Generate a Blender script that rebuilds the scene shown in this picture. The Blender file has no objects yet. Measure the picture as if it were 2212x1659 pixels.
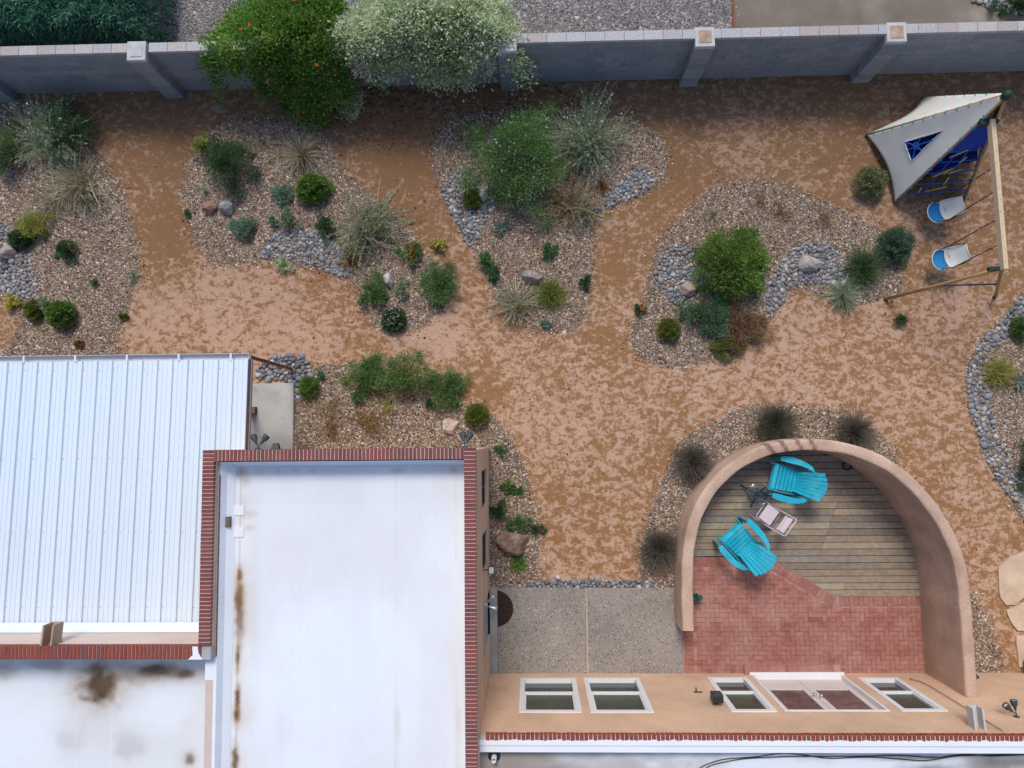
import bpy, math, random
import numpy as np
random.seed(7); rng = np.random.default_rng(7)
S = bpy.context.scene
COL = S.collection
V = lambda *a: np.array(a, float)

# ------------------------------------------------------------------ camera (drone, nearly straight down, 16 m up)
FO, CX, CY, CAMH = 1548.4, 1106.0, 829.5, 16.0          # focal length and centre in survey-picture units
RM = np.array([[0.99955463, 0.01152793, 0.02752526],
               [-0.00939926, 0.99704446, -0.07624956],
               [-0.0283229, 0.07595688, 0.99670877]])
cam_d = bpy.data.cameras.new('camera'); cam = bpy.data.objects.new('camera', cam_d); COL.objects.link(cam)
cam_d.sensor_fit = 'HORIZONTAL'; cam_d.sensor_width = 36; cam_d.lens = FO / 2212 * 36
cam_d.clip_start = 0.1; cam_d.clip_end = 500
from mathutils import Matrix
m4 = Matrix([list(RM[i]) + [0] for i in range(3)] + [[0, 0, 0, 1]])
cam.matrix_world = Matrix.Translation((0, 0, CAMH)) @ m4
S.camera = cam
# ------------------------------------------------------------------ light: thin overcast, soft sun from the top of the picture
SUN_EL, SUN_AZ = 54.0, -9.0            # azimuth from +Y (top of the picture) towards +X
w = bpy.data.worlds.new('World'); S.world = w; w.use_nodes = True
nt = w.node_tree; bg = nt.nodes['Background']
sky = nt.nodes.new('ShaderNodeTexSky'); sky.sky_type = 'NISHITA'; sky.sun_disc = False
sky.sun_elevation = math.radians(SUN_EL); sky.sun_rotation = math.radians(SUN_AZ)
sky.air_density = 1.0; sky.dust_density = 6.0; sky.ozone_density = 1.0; sky.altitude = 1500
nt.links.new(sky.outputs[0], bg.inputs[0]); bg.inputs[1].default_value = 0.14
sd = bpy.data.lights.new('sun', 'SUN'); sd.energy = 1.6; sd.angle = math.radians(18); sd.color = (1.0, 0.95, 0.86)
sun = bpy.data.objects.new('sun', sd); COL.objects.link(sun)
el, az = math.radians(SUN_EL), math.radians(SUN_AZ)
from mathutils import Vector
sdir = Vector((math.sin(az) * math.cos(el), math.cos(az) * math.cos(el), math.sin(el)))
sun.rotation_euler = sdir.to_track_quat('Z', 'Y').to_euler(); sun.location = sdir * 40
S.view_settings.view_transform = 'Standard'; S.view_settings.look = 'None'
S.view_settings.gamma = 1.0; S.view_settings.exposure = 0.33
S.render.engine = 'CYCLES'; S.cycles.use_denoising = True
S.cycles.max_bounces = 6; S.cycles.transparent_max_bounces = 8

# ------------------------------------------------------------------ survey: picture point -> place at height z / on a wall plane
def ray(x, y): return RM @ np.array([(x - CX) / FO, -(y - CY) / FO, -1.0])
def P(x, y, z=0.0):
    d = ray(x, y); t = (z - CAMH) / d[2]
    return np.array([d[0] * t, d[1] * t, z])
def poly(pts, z=0.0): return [P(a, b, z)[:2] for a, b in pts]

# ------------------------------------------------------------------ materials
MATS = {}
def new_mat(name):
    m = bpy.data.materials.new(name); m.use_nodes = True
    MATS[name] = m
    n = m.node_tree.nodes; return m, n, m.node_tree.links, n['Principled BSDF']
def mixc(n, l, fac, a, b, mode='MIX'):
    x = n.new('ShaderNodeMix'); x.data_type = 'RGBA'; x.blend_type = mode
    for sock, v in ((x.inputs[0], fac), (x.inputs[6], a), (x.inputs[7], b)):
        if isinstance(v, (int, float)): sock.default_value = v
        elif isinstance(v, (tuple, list)): sock.default_value = (*v[:3], 1)
        else: l.new(v, sock)
    return x.outputs[2]
def noise(n, l, vec, scale, detail=4, rough=.55, dist=0.0, dim='3D'):
    t = n.new('ShaderNodeTexNoise'); t.inputs['Scale'].default_value = scale
    t.inputs['Detail'].default_value = detail; t.inputs['Roughness'].default_value = rough
    t.inputs['Distortion'].default_value = dist
    l.new(vec, t.inputs['Vector']); return t.outputs[0]
def ramp(n, l, fac, a, b):
    r = n.new('ShaderNodeMapRange'); r.inputs[1].default_value = a; r.inputs[2].default_value = b
    l.new(fac, r.inputs[0]); return r.outputs[0]
def mth(n, l, op, a, b=0.0):
    r = n.new('ShaderNodeMath'); r.operation = op
    for s, v in ((r.inputs[0], a), (r.inputs[1], b)):
        if isinstance(v, (int, float)): s.default_value = v
        else: l.new(v, s)
    return r.outputs[0]
def bump(n, l, bs, h, strength=.3, dist=.01):
    b = n.new('ShaderNodeBump'); b.inputs['Strength'].default_value = strength; b.inputs['Distance'].default_value = dist
    l.new(h, b.inputs['Height']); l.new(b.outputs[0], bs.inputs['Normal'])
def M(name, c, rough=.75, var=.18, scale=3.0, fine=40.0, fvar=.12, bstr=.25, bdist=.004, spec=.3, metal=0.0,
      objrand=0.0, c2=None, c2t=(.5, .7), c2scale=1.5, attr=False, stretch=None):
    """plain procedural surface: broad tone drift, fine grain, optional second tone in patches, optional variation per object"""
    if name in MATS: return MATS[name]
    m, n, l, b = new_mat(name)
    pos = n.new('ShaderNodeNewGeometry').outputs['Position']
    if stretch:
        mp = n.new('ShaderNodeMapping'); mp.inputs['Scale'].default_value = stretch; l.new(pos, mp.inputs[0]); pos = mp.outputs[0]
    col = None
    if attr:
        a = n.new('ShaderNodeAttribute'); a.attribute_name = 'Col'; col = a.outputs['Color']
    else:
        r = n.new('ShaderNodeRGB'); r.outputs[0].default_value = (*c, 1); col = r.outputs[0]
    if c2 is not None:
        col = mixc(n, l, ramp(n, l, noise(n, l, pos, c2scale, 5, .6), *c2t), col, c2)
    f1 = ramp(n, l, noise(n, l, pos, scale), .3, .7)
    k = mth(n, l, 'MULTIPLY_ADD', f1, 2 * var)
    k.node.inputs[2].default_value = 1 - var
    f2n = noise(n, l, pos, fine, 3, .6); f2 = ramp(n, l, f2n, .3, .7)
    k2 = mth(n, l, 'MULTIPLY_ADD', f2, 2 * fvar); k2.node.inputs[2].default_value = 1 - fvar
    kk = mth(n, l, 'MULTIPLY', k, k2)
    if objrand:
        oi = n.new('ShaderNodeObjectInfo').outputs['Random']
        k3 = mth(n, l, 'MULTIPLY_ADD', oi, 2 * objrand); k3.node.inputs[2].default_value = 1 - objrand
        kk = mth(n, l, 'MULTIPLY', kk, k3)
    comb = n.new('ShaderNodeCombineColor')
    for i in range(3): l.new(kk, comb.inputs[i])
    l.new(mixc(n, l, 1.0, col, comb.outputs[0], 'MULTIPLY'), b.inputs['Base Color'])
    b.inputs['Roughness'].default_value = rough; b.inputs['Metallic'].default_value = metal
    b.inputs['Specular IOR Level'].default_value = spec
    if bstr: bump(n, l, b, f2n, bstr, bdist)
    return m
def palette_mat(name, cols, rough=.7, spec=.3, fine=25.0, bstr=.3):
    """colour picked per object from a palette (stones, bricks, planks)"""
    m, n, l, b = new_mat(name)
    oi = n.new('ShaderNodeObjectInfo').outputs['Random']
    cr = n.new('ShaderNodeValToRGB'); cr.color_ramp.interpolation = 'CONSTANT'
    e = cr.color_ramp.elements
    while len(e) < len(cols): e.new(.5)
    for i, c in enumerate(cols): e[i].position = i / len(cols); e[i].color = (*c, 1)
    l.new(oi, cr.inputs[0])
    pos = n.new('ShaderNodeNewGeometry').outputs['Position']
    nn = noise(n, l, pos, fine, 4, .6); f = ramp(n, l, nn, .3, .7)
    k = mth(n, l, 'MULTIPLY_ADD', f, .36); k.node.inputs[2].default_value = .82
    comb = n.new('ShaderNodeCombineColor')
    for i in range(3): l.new(k, comb.inputs[i])
    l.new(mixc(n, l, 1.0, cr.outputs[0], comb.outputs[0], 'MULTIPLY'), b.inputs['Base Color'])
    b.inputs['Roughness'].default_value = rough; b.inputs['Specular IOR Level'].default_value = spec
    bump(n, l, b, nn, bstr, .003)
    return m
def leaf_mat(name='leaf', transl=.38, rough=.55):
    m, n, l, b = new_mat(name)
    a = n.new('ShaderNodeAttribute'); a.attribute_name = 'Col'
    l.new(a.outputs['Color'], b.inputs['Base Color']); b.inputs['Roughness'].default_value = rough
    b.inputs['Specular IOR Level'].default_value = .25
    t = n.new('ShaderNodeBsdfTranslucent'); l.new(a.outputs['Color'], t.inputs[0])
    mx = n.new('ShaderNodeMixShader'); mx.inputs[0].default_value = transl
    l.new(b.outputs[0], mx.inputs[1]); l.new(t.outputs[0], mx.inputs[2])
    l.new(mx.outputs[0], n['Material Output'].inputs[0]); return m
LEAF = leaf_mat()
STEM = M('woody_stem', (.16, .11, .07), .85, .2)
STEM_GREY = M('grey_woody_stem', (.30, .26, .21), .85, .2)

# ------------------------------------------------------------------ mesh helpers
ORG = {}                                                  # world origin of each empty / parent
def empty(name, loc, rz=0.0):
    o = bpy.data.objects.new(name, None); COL.objects.link(o); o.location = loc; o.rotation_euler.z = rz
    o.empty_display_size = .2; ORG[o.name] = np.array(loc, float); return o
def tag(o, label=None, cat=None, group=None, kind=None):
    if label: o['label'] = label
    if cat: o['category'] = cat
    if group: o['group'] = group
    if kind: o['kind'] = kind
    return o
def org(parent):
    q = np.zeros(3)
    while parent is not None:
        q = q + np.array(parent.location); parent = parent.parent
    return q
def raw_mesh(name, v, faces=None, quads=None, tris=None, col=None, smooth=False):
    me = bpy.data.meshes.new(name); v = np.asarray(v, np.float32)
    if faces is not None:
        me.from_pydata(v.tolist(), [], faces)
    else:
        lv = []; tot = []
        if quads is not None and len(quads): lv.append(np.asarray(quads, np.int32).ravel()); tot.append(np.full(len(quads), 4, np.int32))
        if tris is not None and len(tris): lv.append(np.asarray(tris, np.int32).ravel()); tot.append(np.full(len(tris), 3, np.int32))
        lv = np.concatenate(lv); tot = np.concatenate(tot); st = np.concatenate([[0], np.cumsum(tot)[:-1]]).astype(np.int32)
        me.vertices.add(len(v)); me.vertices.foreach_set('co', v.ravel())
        me.loops.add(len(lv)); me.loops.foreach_set('vertex_index', lv)
        me.polygons.add(len(tot)); me.polygons.foreach_set('loop_start', st); me.polygons.foreach_set('loop_total', tot)
        me.update(calc_edges=True)
    if col is not None:
        c = np.ones((len(v), 4), np.float32); c[:, :3] = np.clip(col, 0, 1)
        me.color_attributes.new('Col', 'FLOAT_COLOR', 'POINT').data.foreach_set('color', c.ravel())
    if smooth: me.polygons.foreach_set('use_smooth', np.ones(len(me.polygons), bool))
    return me
def link(name, me, mat, parent=None, loc=(0, 0, 0), rz=0.0):
    o = bpy.data.objects.new(name, me); COL.objects.link(o)
    if mat is not None and not me.materials: me.materials.append(mat)
    o.parent = parent; o.location = loc; o.rotation_euler.z = rz; return o
class MB:
    """collects solid shapes in world coordinates; build() links them as ONE mesh"""
    def __init__(s): s.v = []; s.f = []
    def add(s, v, f):
        k = len(s.v); s.v += [tuple(map(float, q)) for q in v]; s.f += [tuple(i + k for i in q) for q in f]; return s
    def box(s, x0, x1, y0, y1, z0, z1, rz=0, c=None, bev=0.0):
        v = [V(x, y, z) for z in (z0, z1) for x, y in ((x0, y0), (x1, y0), (x1, y1), (x0, y1))]
        if bev: 
            b = bev
            v = v[:4] + [V(x, y, z1 - b) for x, y in ((x0, y0), (x1, y0), (x1, y1), (x0, y1))] + [V(x, y, z1) for x, y in ((x0 + b, y0 + b), (x1 - b, y0 + b), (x1 - b, y1 - b), (x0 + b, y1 - b))]
        if rz:
            c = V((x0 + x1) / 2, (y0 + y1) / 2, 0) if c is None else V(*c, 0)
            cs, sn = math.cos(rz), math.sin(rz)
            v = [V(c[0] + (q[0] - c[0]) * cs - (q[1] - c[1]) * sn, c[1] + (q[0] - c[0]) * sn + (q[1] - c[1]) * cs, q[2]) for q in v]
        f = [(3, 2, 1, 0)]; L = len(v)
        for a in range(0, L - 4, 4): f += [(a + i, a + (i + 1) % 4, a + 4 + (i + 1) % 4, a + 4 + i) for i in range(4)]
        f += [(L - 4, L - 3, L - 2, L - 1)]
        return s.add(v, f)
    def prism(s, pts, z0, z1, top=None):
        n = len(pts); a = 0.0
        for i in range(n): a += pts[i][0] * pts[(i + 1) % n][1] - pts[(i + 1) % n][0] * pts[i][1]
        pts = list(pts) if a > 0 else list(pts)[::-1]
        zt = (lambda q: z1) if top is None else top
        v = [V(q[0], q[1], z0) for q in pts] + [V(q[0], q[1], zt(q)) for q in pts]
        f = [tuple(range(n - 1, -1, -1)), tuple(range(n, 2 * n))] + [(i, (i + 1) % n, n + (i + 1) % n, n + i) for i in range(n)]
        return s.add(v, f)
    def tube(s, pts, r, n=6, cap=True):
        pts = [np.array(p, float) for p in pts]; rr = r if hasattr(r, '__len__') else [r] * len(pts)
        v = []; prev = None
        for i, p in enumerate(pts):
            t = pts[min(i + 1, len(pts) - 1)] - pts[max(i - 1, 0)]; t /= (np.linalg.norm(t) + 1e-9)
            a = np.cross(t, V(0, 0, 1)) if prev is None else prev - t * prev.dot(t)
            if np.linalg.norm(a) < 1e-4: a = np.cross(t, V(1, 0, 0))
            a /= np.linalg.norm(a); b = np.cross(t, a); prev = a
            v += [p + rr[i] * (a * math.cos(2 * math.pi * k / n) + b * math.sin(2 * math.pi * k / n)) for k in range(n)]
        f = [(i * n + k, i * n + (k + 1) % n, (i + 1) * n + (k + 1) % n, (i + 1) * n + k) for i in range(len(pts) - 1) for k in range(n)]
        if cap: f += [tuple(range(n - 1, -1, -1)), tuple(range((len(pts) - 1) * n, len(pts) * n))]
        return s.add(v, f)
    def bar(s, a, b, w, h, up=(0, 0, 1)):
        a, b = V(*a), V(*b); t = (b - a) / np.linalg.norm(b - a); u = V(*up); sd_ = np.cross(t, u); sd_ /= np.linalg.norm(sd_); u = np.cross(sd_, t)
        v = [p + sd_ * x * w / 2 + u * y * h / 2 for p in (a, b) for x, y in ((-1, -1), (1, -1), (1, 1), (-1, 1))]
        return s.add(v, [(0, 1, 2, 3), (7, 6, 5, 4)] + [(i, i + 4, (i + 1) % 4 + 4, (i + 1) % 4) for i in range(4)])
    def lathe(s, c, prof, n=20, axis=None, a0=0, a1=2 * math.pi):
        full = abs(a1 - a0 - 2 * math.pi) < 1e-6; k = n if full else n + 1
        ax = V(0, 0, 1) if axis is None else V(*axis) / np.linalg.norm(axis)
        u = np.cross(ax, V(0, 1, 0) if abs(ax[1]) < .9 else V(1, 0, 0)); u /= np.linalg.norm(u); w_ = np.cross(ax, u)
        if axis is None: u, w_ = V(1, 0, 0), V(0, 1, 0)
        c = V(*c); v = [c + ax * z + r * (u * math.cos(a0 + (a1 - a0) * j / n) + w_ * math.sin(a0 + (a1 - a0) * j / n)) for r, z in prof for j in range(k)]
        f = []
        for i in range(len(prof) - 1):
            for j in range(n if full else n): f.append((i * k + j, i * k + (j + 1) % k, (i + 1) * k + (j + 1) % k, (i + 1) * k + j))
        closed = np.allclose(prof[0], prof[-1])
        if prof[-1][0] > 1e-6 and not closed: f.append(tuple((len(prof) - 1) * k + j for j in range(k)))
        if prof[0][0] > 1e-6 and not closed: f.append(tuple(k - 1 - j for j in range(k)))
        return s.add(v, f)
    def build(s, name, mat, parent=None, smooth=False):
        q = org(parent); me = bpy.data.meshes.new(name)
        vv = np.array(s.v) - q
        if parent is not None:
            r = parent; rz = 0.0
            while r is not None: rz += r.rotation_euler.z; r = r.parent
            if rz:
                cs, sn = math.cos(-rz), math.sin(-rz); vv = np.stack([vv[:, 0] * cs - vv[:, 1] * sn, vv[:, 0] * sn + vv[:, 1] * cs, vv[:, 2]], 1)
        me.from_pydata(vv.tolist(), [], s.f)
        if smooth: me.polygons.foreach_set('use_smooth', np.ones(len(me.polygons), bool))
        return link(name, me, mat, parent)
    def local(s, name, mat, parent, smooth=False):        # vertices already in the parent's space
        me = bpy.data.meshes.new(name); me.from_pydata(s.v, [], s.f)
        if smooth: me.polygons.foreach_set('use_smooth', np.ones(len(me.polygons), bool))
        return link(name, me, mat, parent)
def struct(o): o['kind'] = 'structure'; return o
def spline(pts, n=6, closed=True):
    """Catmull-Rom through the points"""
    p = np.array(pts, float); N = len(p); out = []
    for i in range(N if closed else N - 1):
        a, b, c, d = (p[(i - 1) % N], p[i], p[(i + 1) % N], p[(i + 2) % N]) if closed else (p[max(i - 1, 0)], p[i], p[i + 1], p[min(i + 2, N - 1)])
        for t in np.arange(n) / n:
            out.append(.5 * ((2 * b) + (c - a) * t + (2 * a - 5 * b + 4 * c - d) * t * t + (3 * b - a - 3 * c + d) * t ** 3))
    if not closed: out.append(p[-1])
    return np.array(out)
def inside(pts, q):
    """points pts (n,2) inside polygon q"""
    x, y = pts[:, 0], pts[:, 1]; r = np.zeros(len(pts), bool); n = len(q); j = n - 1
    for i in range(n):
        c = ((q[i][1] > y) != (q[j][1] > y)) & (x < (q[j][0] - q[i][0]) * (y - q[i][1]) / (q[j][1] - q[i][1] + 1e-12) + q[i][0])
        r ^= c; j = i
    return r
def vnoise(x, y, seed=0):
    """smooth value noise on a lattice"""
    xi, yi = np.floor(x).astype(int), np.floor(y).astype(int); fx, fy = x - xi, y - yi
    fx, fy = fx * fx * (3 - 2 * fx), fy * fy * (3 - 2 * fy)
    def h(a, b):
        k = (a * 374761393 + b * 668265263 + seed * 1442695) & 0x7fffffff
        k = ((k ^ (k >> 13)) * 1274126177) & 0x7fffffff
        return ((k ^ (k >> 16)) & 0xffff) / 65535.0
    return (h(xi, yi) * (1 - fx) + h(xi + 1, yi) * fx) * (1 - fy) + (h(xi, yi + 1) * (1 - fx) + h(xi + 1, yi + 1) * fx) * fy
def fbm(x, y, seed=0, o=4): return sum(vnoise(x * 2 ** i, y * 2 ** i, seed + i) * .5 ** (i + 1) for i in range(o)) / (1 - .5 ** o)
# ================================================================== SETTING: ground
def ground_mat():
    m, n, l, b = new_mat('sandy_ground')
    pos = n.new('ShaderNodeNewGeometry').outputs['Position']
    sep = n.new('ShaderNodeSeparateXYZ'); l.new(pos, sep.inputs[0])
    damp_shade = ramp(n, l, mth(n, l, 'ADD', sep.outputs[1], mth(n, l, 'MULTIPLY', noise(n, l, pos, .35, 2), 3.0)), 3.2, 8.6)  # damp soil, plus shade towards the block wall painted into the colour
    big = noise(n, l, pos, .5, 4, .6)
    mp = n.new('ShaderNodeMapping'); mp.inputs['Rotation'].default_value = (0, 0, .7); mp.inputs['Scale'].default_value = (1, 1.45, 1); l.new(pos, mp.inputs[0])
    p1 = noise(n, l, mp.outputs[0], 5.0, 5, .62, .6)
    p2 = noise(n, l, pos, 12.5, 5, .68, .6)
    p3 = noise(n, l, pos, 1.5, 3, .5, .3)
    s = mth(n, l, 'ADD', mth(n, l, 'MULTIPLY', p1, .50), mth(n, l, 'MULTIPLY', p2, .40))
    s = mth(n, l, 'ADD', s, mth(n, l, 'MULTIPLY', p3, .10))
    s = mth(n, l, 'ADD', s, mth(n, l, 'MULTIPLY', mth(n, l, 'SUBTRACT', big, .5), -.20))
    s = mth(n, l, 'ADD', s, mth(n, l, 'MULTIPLY', damp_shade, -.035))
    for (px, py), rad, wt in [((560, 670), 2.6, .060), ((930, 720), 1.3, .075), ((300, 700), 1.2, .05), ((1180, 960), 1.6, .022), ((1720, 760), 2.0, .02),   # trodden, dried-out stretches
                              ((1340, 590), 1.1, -.06), ((370, 490), 1.2, -.05), ((870, 350), 1.5, -.045), ((1480, 420), 1.6, -.035), ((1050, 830), .9, -.05), ((2060, 1000), 1.6, -.03), ((1320, 740), .8, -.045), ((1290, 1120), .8, -.03)]:
        dn = n.new('ShaderNodeVectorMath'); dn.operation = 'DISTANCE'; l.new(pos, dn.inputs[0]); dn.inputs[1].default_value = tuple(P(px, py))
        mr_ = n.new('ShaderNodeMapRange'); mr_.interpolation_type = 'SMOOTHSTEP'; mr_.inputs[1].default_value = 0; mr_.inputs[2].default_value = rad; mr_.inputs[3].default_value = wt; mr_.inputs[4].default_value = 0
        l.new(dn.outputs['Value'], mr_.inputs[0]); s = mth(n, l, 'ADD', s, mr_.outputs[0])
    crisp = ramp(n, l, s, .482, .524); soft = ramp(n, l, s, .445, .575)
    dry = mth(n, l, 'ADD', mth(n, l, 'MULTIPLY', crisp, .40), mth(n, l, 'MULTIPLY', soft, .60))    # 1 = dried-out crust, 0 = wet sand
    grain = noise(n, l, pos, 150, 3, .75); g2 = noise(n, l, pos, 38, 4, .7); g3 = noise(n, l, pos, .9, 3, .6)
    wet = mixc(n, l, ramp(n, l, g2, .3, .7), (.215, .108, .046), (.335, .182, .085))
    wet = mixc(n, l, ramp(n, l, g3, .35, .7), wet, (.30, .150, .060))
    wet = mixc(n, l, mth(n, l, 'MULTIPLY', damp_shade, .8), wet, (.175, .100, .053))
    cr = mixc(n, l, ramp(n, l, g2, .25, .75), (.45, .278, .185), (.60, .395, .28))
    cr = mixc(n, l, ramp(n, l, g3, .4, .75), cr, (.50, .335, .24))
    cr = mixc(n, l, mth(n, l, 'MULTIPLY', damp_shade, .85), cr, (.32, .205, .15))
    c = mixc(n, l, dry, wet, cr)
    gk = ramp(n, l, grain, .25, .75); k = mth(n, l, 'MULTIPLY_ADD', gk, .56); k.node.inputs[2].default_value = .72
    cc = n.new('ShaderNodeCombineColor')
    for i in range(3): l.new(k, cc.inputs[i])
    l.new(mixc(n, l, 1.0, c, cc.outputs[0], 'MULTIPLY'), b.inputs['Base Color'])
    b.inputs['Roughness'].default_value = .9; b.inputs['Specular IOR Level'].default_value = .2
    bump(n, l, b, mth(n, l, 'ADD', grain, mth(n, l, 'MULTIPLY', dry, .8)), .35, .006)
    return m
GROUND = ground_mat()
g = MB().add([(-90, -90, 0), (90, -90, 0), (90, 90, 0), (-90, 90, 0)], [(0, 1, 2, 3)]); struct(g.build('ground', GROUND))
NG = M('neighbour_gravel_base', (.20, .185, .18), .9, .15, 2, 70, .35, .5, .008)
struct(MB().add([(-60, 8.36, .004), (4.72, 8.36, .004), (4.72, 60, .004), (-60, 60, .004)], [(0, 1, 2, 3)]).build('neighbour_gravel_yard', NG))
ND = M('neighbour_dirt', (.20, .165, .135), .9, .22, .9, 60, .2, .4, .006, c2=(.27, .235, .19), c2scale=.7)
struct(MB().add([(4.73, 8.36, .004), (60, 8.36, .004), (60, 60, .004), (4.73, 60, .004)], [(0, 1, 2, 3)]).build('neighbour_dirt_drive', ND))
EDG = M('edging_strip', (.22, .075, .045), .7, .2)
tag(MB().box(4.725, 4.775, 8.44, 20, 0, .03).build('edging_strip', EDG), 'thin orange edging strip between the grey gravel and the dirt drive beyond the block wall', 'edging')

# ------------------------------------------------------------------ gravel islands
BEDS = {
 'left': [(-60, 200), (60, 222), (150, 255), (205, 335), (245, 380), (270, 440), (285, 490), (297, 560), (290, 610), (275, 660), (255, 720), (240, 800), (20, 800), (25, 740), (45, 695), (40, 668), (0, 645), (-60, 640)],
 'grass': [(402, 385), (400, 430), (418, 510), (445, 555), (500, 573), (570, 562), (640, 575), (720, 592), (765, 615), (785, 660), (815, 705), (860, 715), (905, 708), (945, 675), (975, 630), (975, 600), (940, 565), (900, 530), (880, 490), (840, 460), (790, 420), (745, 375), (715, 320), (690, 283), (640, 264), (560, 262), (490, 270), (440, 295), (412, 340)],
 'lilac': [(935, 340), (940, 300), (985, 260), (1060, 245), (1200, 235), (1330, 255), (1400, 275), (1440, 320), (1438, 370), (1410, 405), (1380, 425), (1320, 445), (1290, 470), (1275, 530), (1278, 590), (1270, 650), (1245, 712), (1180, 715), (1120, 690), (1070, 640), (1045, 580), (1020, 530), (985, 480), (962, 430), (945, 385)],
 'juniper': [(1420, 530), (1440, 500), (1490, 455), (1540, 410), (1600, 395), (1680, 395), (1740, 420), (1820, 455), (1890, 490), (1930, 530), (1950, 590), (1940, 625), (1870, 655), (1800, 650), (1725, 622), (1690, 650), (1665, 690), (1600, 760), (1520, 780), (1450, 790), (1390, 775), (1365, 740), (1370, 690), (1395, 640), (1408, 580)],
 'house': [(640, 828), (690, 790), (760, 790), (850, 800), (940, 840), (1000, 870), (1060, 900), (1095, 940), (1125, 990), (1140, 1050), (1155, 1110), (1165, 1150), (1150, 1262), (1040, 1264), (1030, 990), (633, 990)],
 'arch': [(1395, 1264), (1392, 1170), (1405, 1110), (1440, 1020), (1475, 950), (1540, 915), (1620, 882), (1700, 880), (1780, 885), (1850, 905), (1905, 950), (1940, 1000), (1880, 1015), (1750, 965), (1600, 1000), (1520, 1110), (1485, 1264)],
 'right': [(2230, 625), (2170, 680), (2120, 740), (2095, 780), (2090, 850), (2110, 930), (2135, 1000), (2190, 1090), (2250, 1170), (2330, 1170), (2330, 640)],
 'strip': [(2092, 1280), (2125, 1330), (2150, 1400), (2165, 1444), (2085, 1446)]}
BEDW = {k: spline(poly(v), 5) for k, v in BEDS.items()}
GRB = M('gravel_bed_soil', (.19, .135, .10), .95, .2, 3, 60, .3, .5, .01)
def wobble(q, amp, f):
    c = q.mean(0); d = q - c; d /= np.linalg.norm(d, axis=1)[:, None]
    return q + d * ((fbm(q[:, 0] * f, q[:, 1] * f, 3, 3) - .5) * 2 * amp)[:, None]
def chips(areas, dens, size, cols, z, seed, pile=.012, lim=None):
    """loose angular chippings: wedge-shaped stones, 6 faces each"""
    r = np.random.default_rng(seed); pts = []
    for q in areas:
        lo, hi = q.min(0) - .3, q.max(0) + .3
        if lim is not None: lo = np.maximum(lo, lim[0]); hi = np.minimum(hi, lim[1])
        n = int(np.prod(hi - lo) * dens); p = r.uniform(lo, hi, (n, 2))
        pj = p + r.normal(0, 1, p.shape) * r.choice([.03, .06, .13], (n, 1)); pts.append(p[inside(pj, q)])
    p = np.concatenate(pts); n = len(p)
    a = r.uniform(0, 2 * np.pi, n); L = size * np.exp(r.normal(0, .32, n)); W = L * r.uniform(.5, .85, n); Hh = L * r.uniform(.3, .65, n)
    zz = z + r.uniform(0, pile, n)
    base = np.array([[-.5, -.5], [.5, -.5], [.5, .5], [-.5, .5], [-.25, 0], [.25, 0]])
    u = base[None] * np.stack([L, W], 1)[:, None, :] + r.normal(0, .12, (n, 6, 2)) * L[:, None, None]
    cs, sn = np.cos(a)[:, None], np.sin(a)[:, None]
    X = u[..., 0] * cs - u[..., 1] * sn + p[:, :1]; Y = u[..., 0] * sn + u[..., 1] * cs + p[:, 1:]
    Z = np.repeat(zz[:, None], 6, 1) - .008; Z[:, 4:] = zz[:, None] + Hh[:, None] * r.uniform(.6, 1.2, (n, 2))
    v = np.stack([X, Y, Z], -1).reshape(-1, 3); k = (np.arange(n) * 6)[:, None]
    quads = np.concatenate([k + np.array([[0, 1, 5, 4]]), k + np.array([[2, 3, 4, 5]])]); tris = np.concatenate([k + np.array([[1, 2, 5]]), k + np.array([[3, 0, 4]])])
    cols = np.array(cols); c = cols[r.integers(0, len(cols), n)] * r.uniform(.75, 1.2, (n, 1))
    return v, quads, tris, np.repeat(c, 6, 0)
CHIP = M('gravel_chip', (1, 1, 1), .8, .05, 3, 60, .1, .2, .002, attr=True)
TAN = [(.46, .335, .225), (.54, .45, .34), (.28, .195, .14), (.66, .59, .51), (.38, .265, .185), (.21, .17, .145), (.38, .225, .14), (.46, .385, .33), (.17, .135, .115)]
for i, (k, q) in enumerate(BEDW.items()):
    q2 = wobble(q, .09, 5.0)
    o = struct(MB().add([(x, y, .006) for x, y in (q2 if np.sum(q2[:, 0] * np.roll(q2[:, 1], -1) - np.roll(q2[:, 0], -1) * q2[:, 1]) > 0 else q2[::-1])], [tuple(range(len(q2)))]).build('gravel_bed', GRB))
    v, qd, tr, c = chips([q], 1900, .0275, TAN, .008, 20 + i)
    tag(link('gravel_chippings', raw_mesh('gravel_chippings', v, quads=qd, tris=tr, col=c), CHIP, o), kind='stuff')
GREY = [(.34, .315, .31), (.44, .41, .40), (.24, .225, .225), (.52, .49, .48), (.30, .26, .25), (.18, .175, .18)]
v, qd, tr, c = chips([np.array([(-12.9, 8.44), (4.68, 8.44), (4.68, 10.9), (-12.9, 10.9)])], 1100, .034, GREY, .006, 40)
tag(link('neighbour_gravel_chippings', raw_mesh('neighbour_gravel_chippings', v, quads=qd, tris=tr, col=c), CHIP), 'loose grey gravel chippings covering the yard beyond the block wall', 'gravel', kind='stuff')
# stray grit and pebbles on the sand
v, qd, tr, c = chips([np.array([(-12, -5), (11.5, -5), (11.5, 8.1), (-12, 8.1)])], 42, .016, TAN, .001, 41, .001)
tag(link('stray_grit', raw_mesh('stray_grit', v, quads=qd, tris=tr, col=c * .9), CHIP), 'stray grit and tiny pebbles strewn over the sandy paths', 'grit', kind='stuff')

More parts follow.
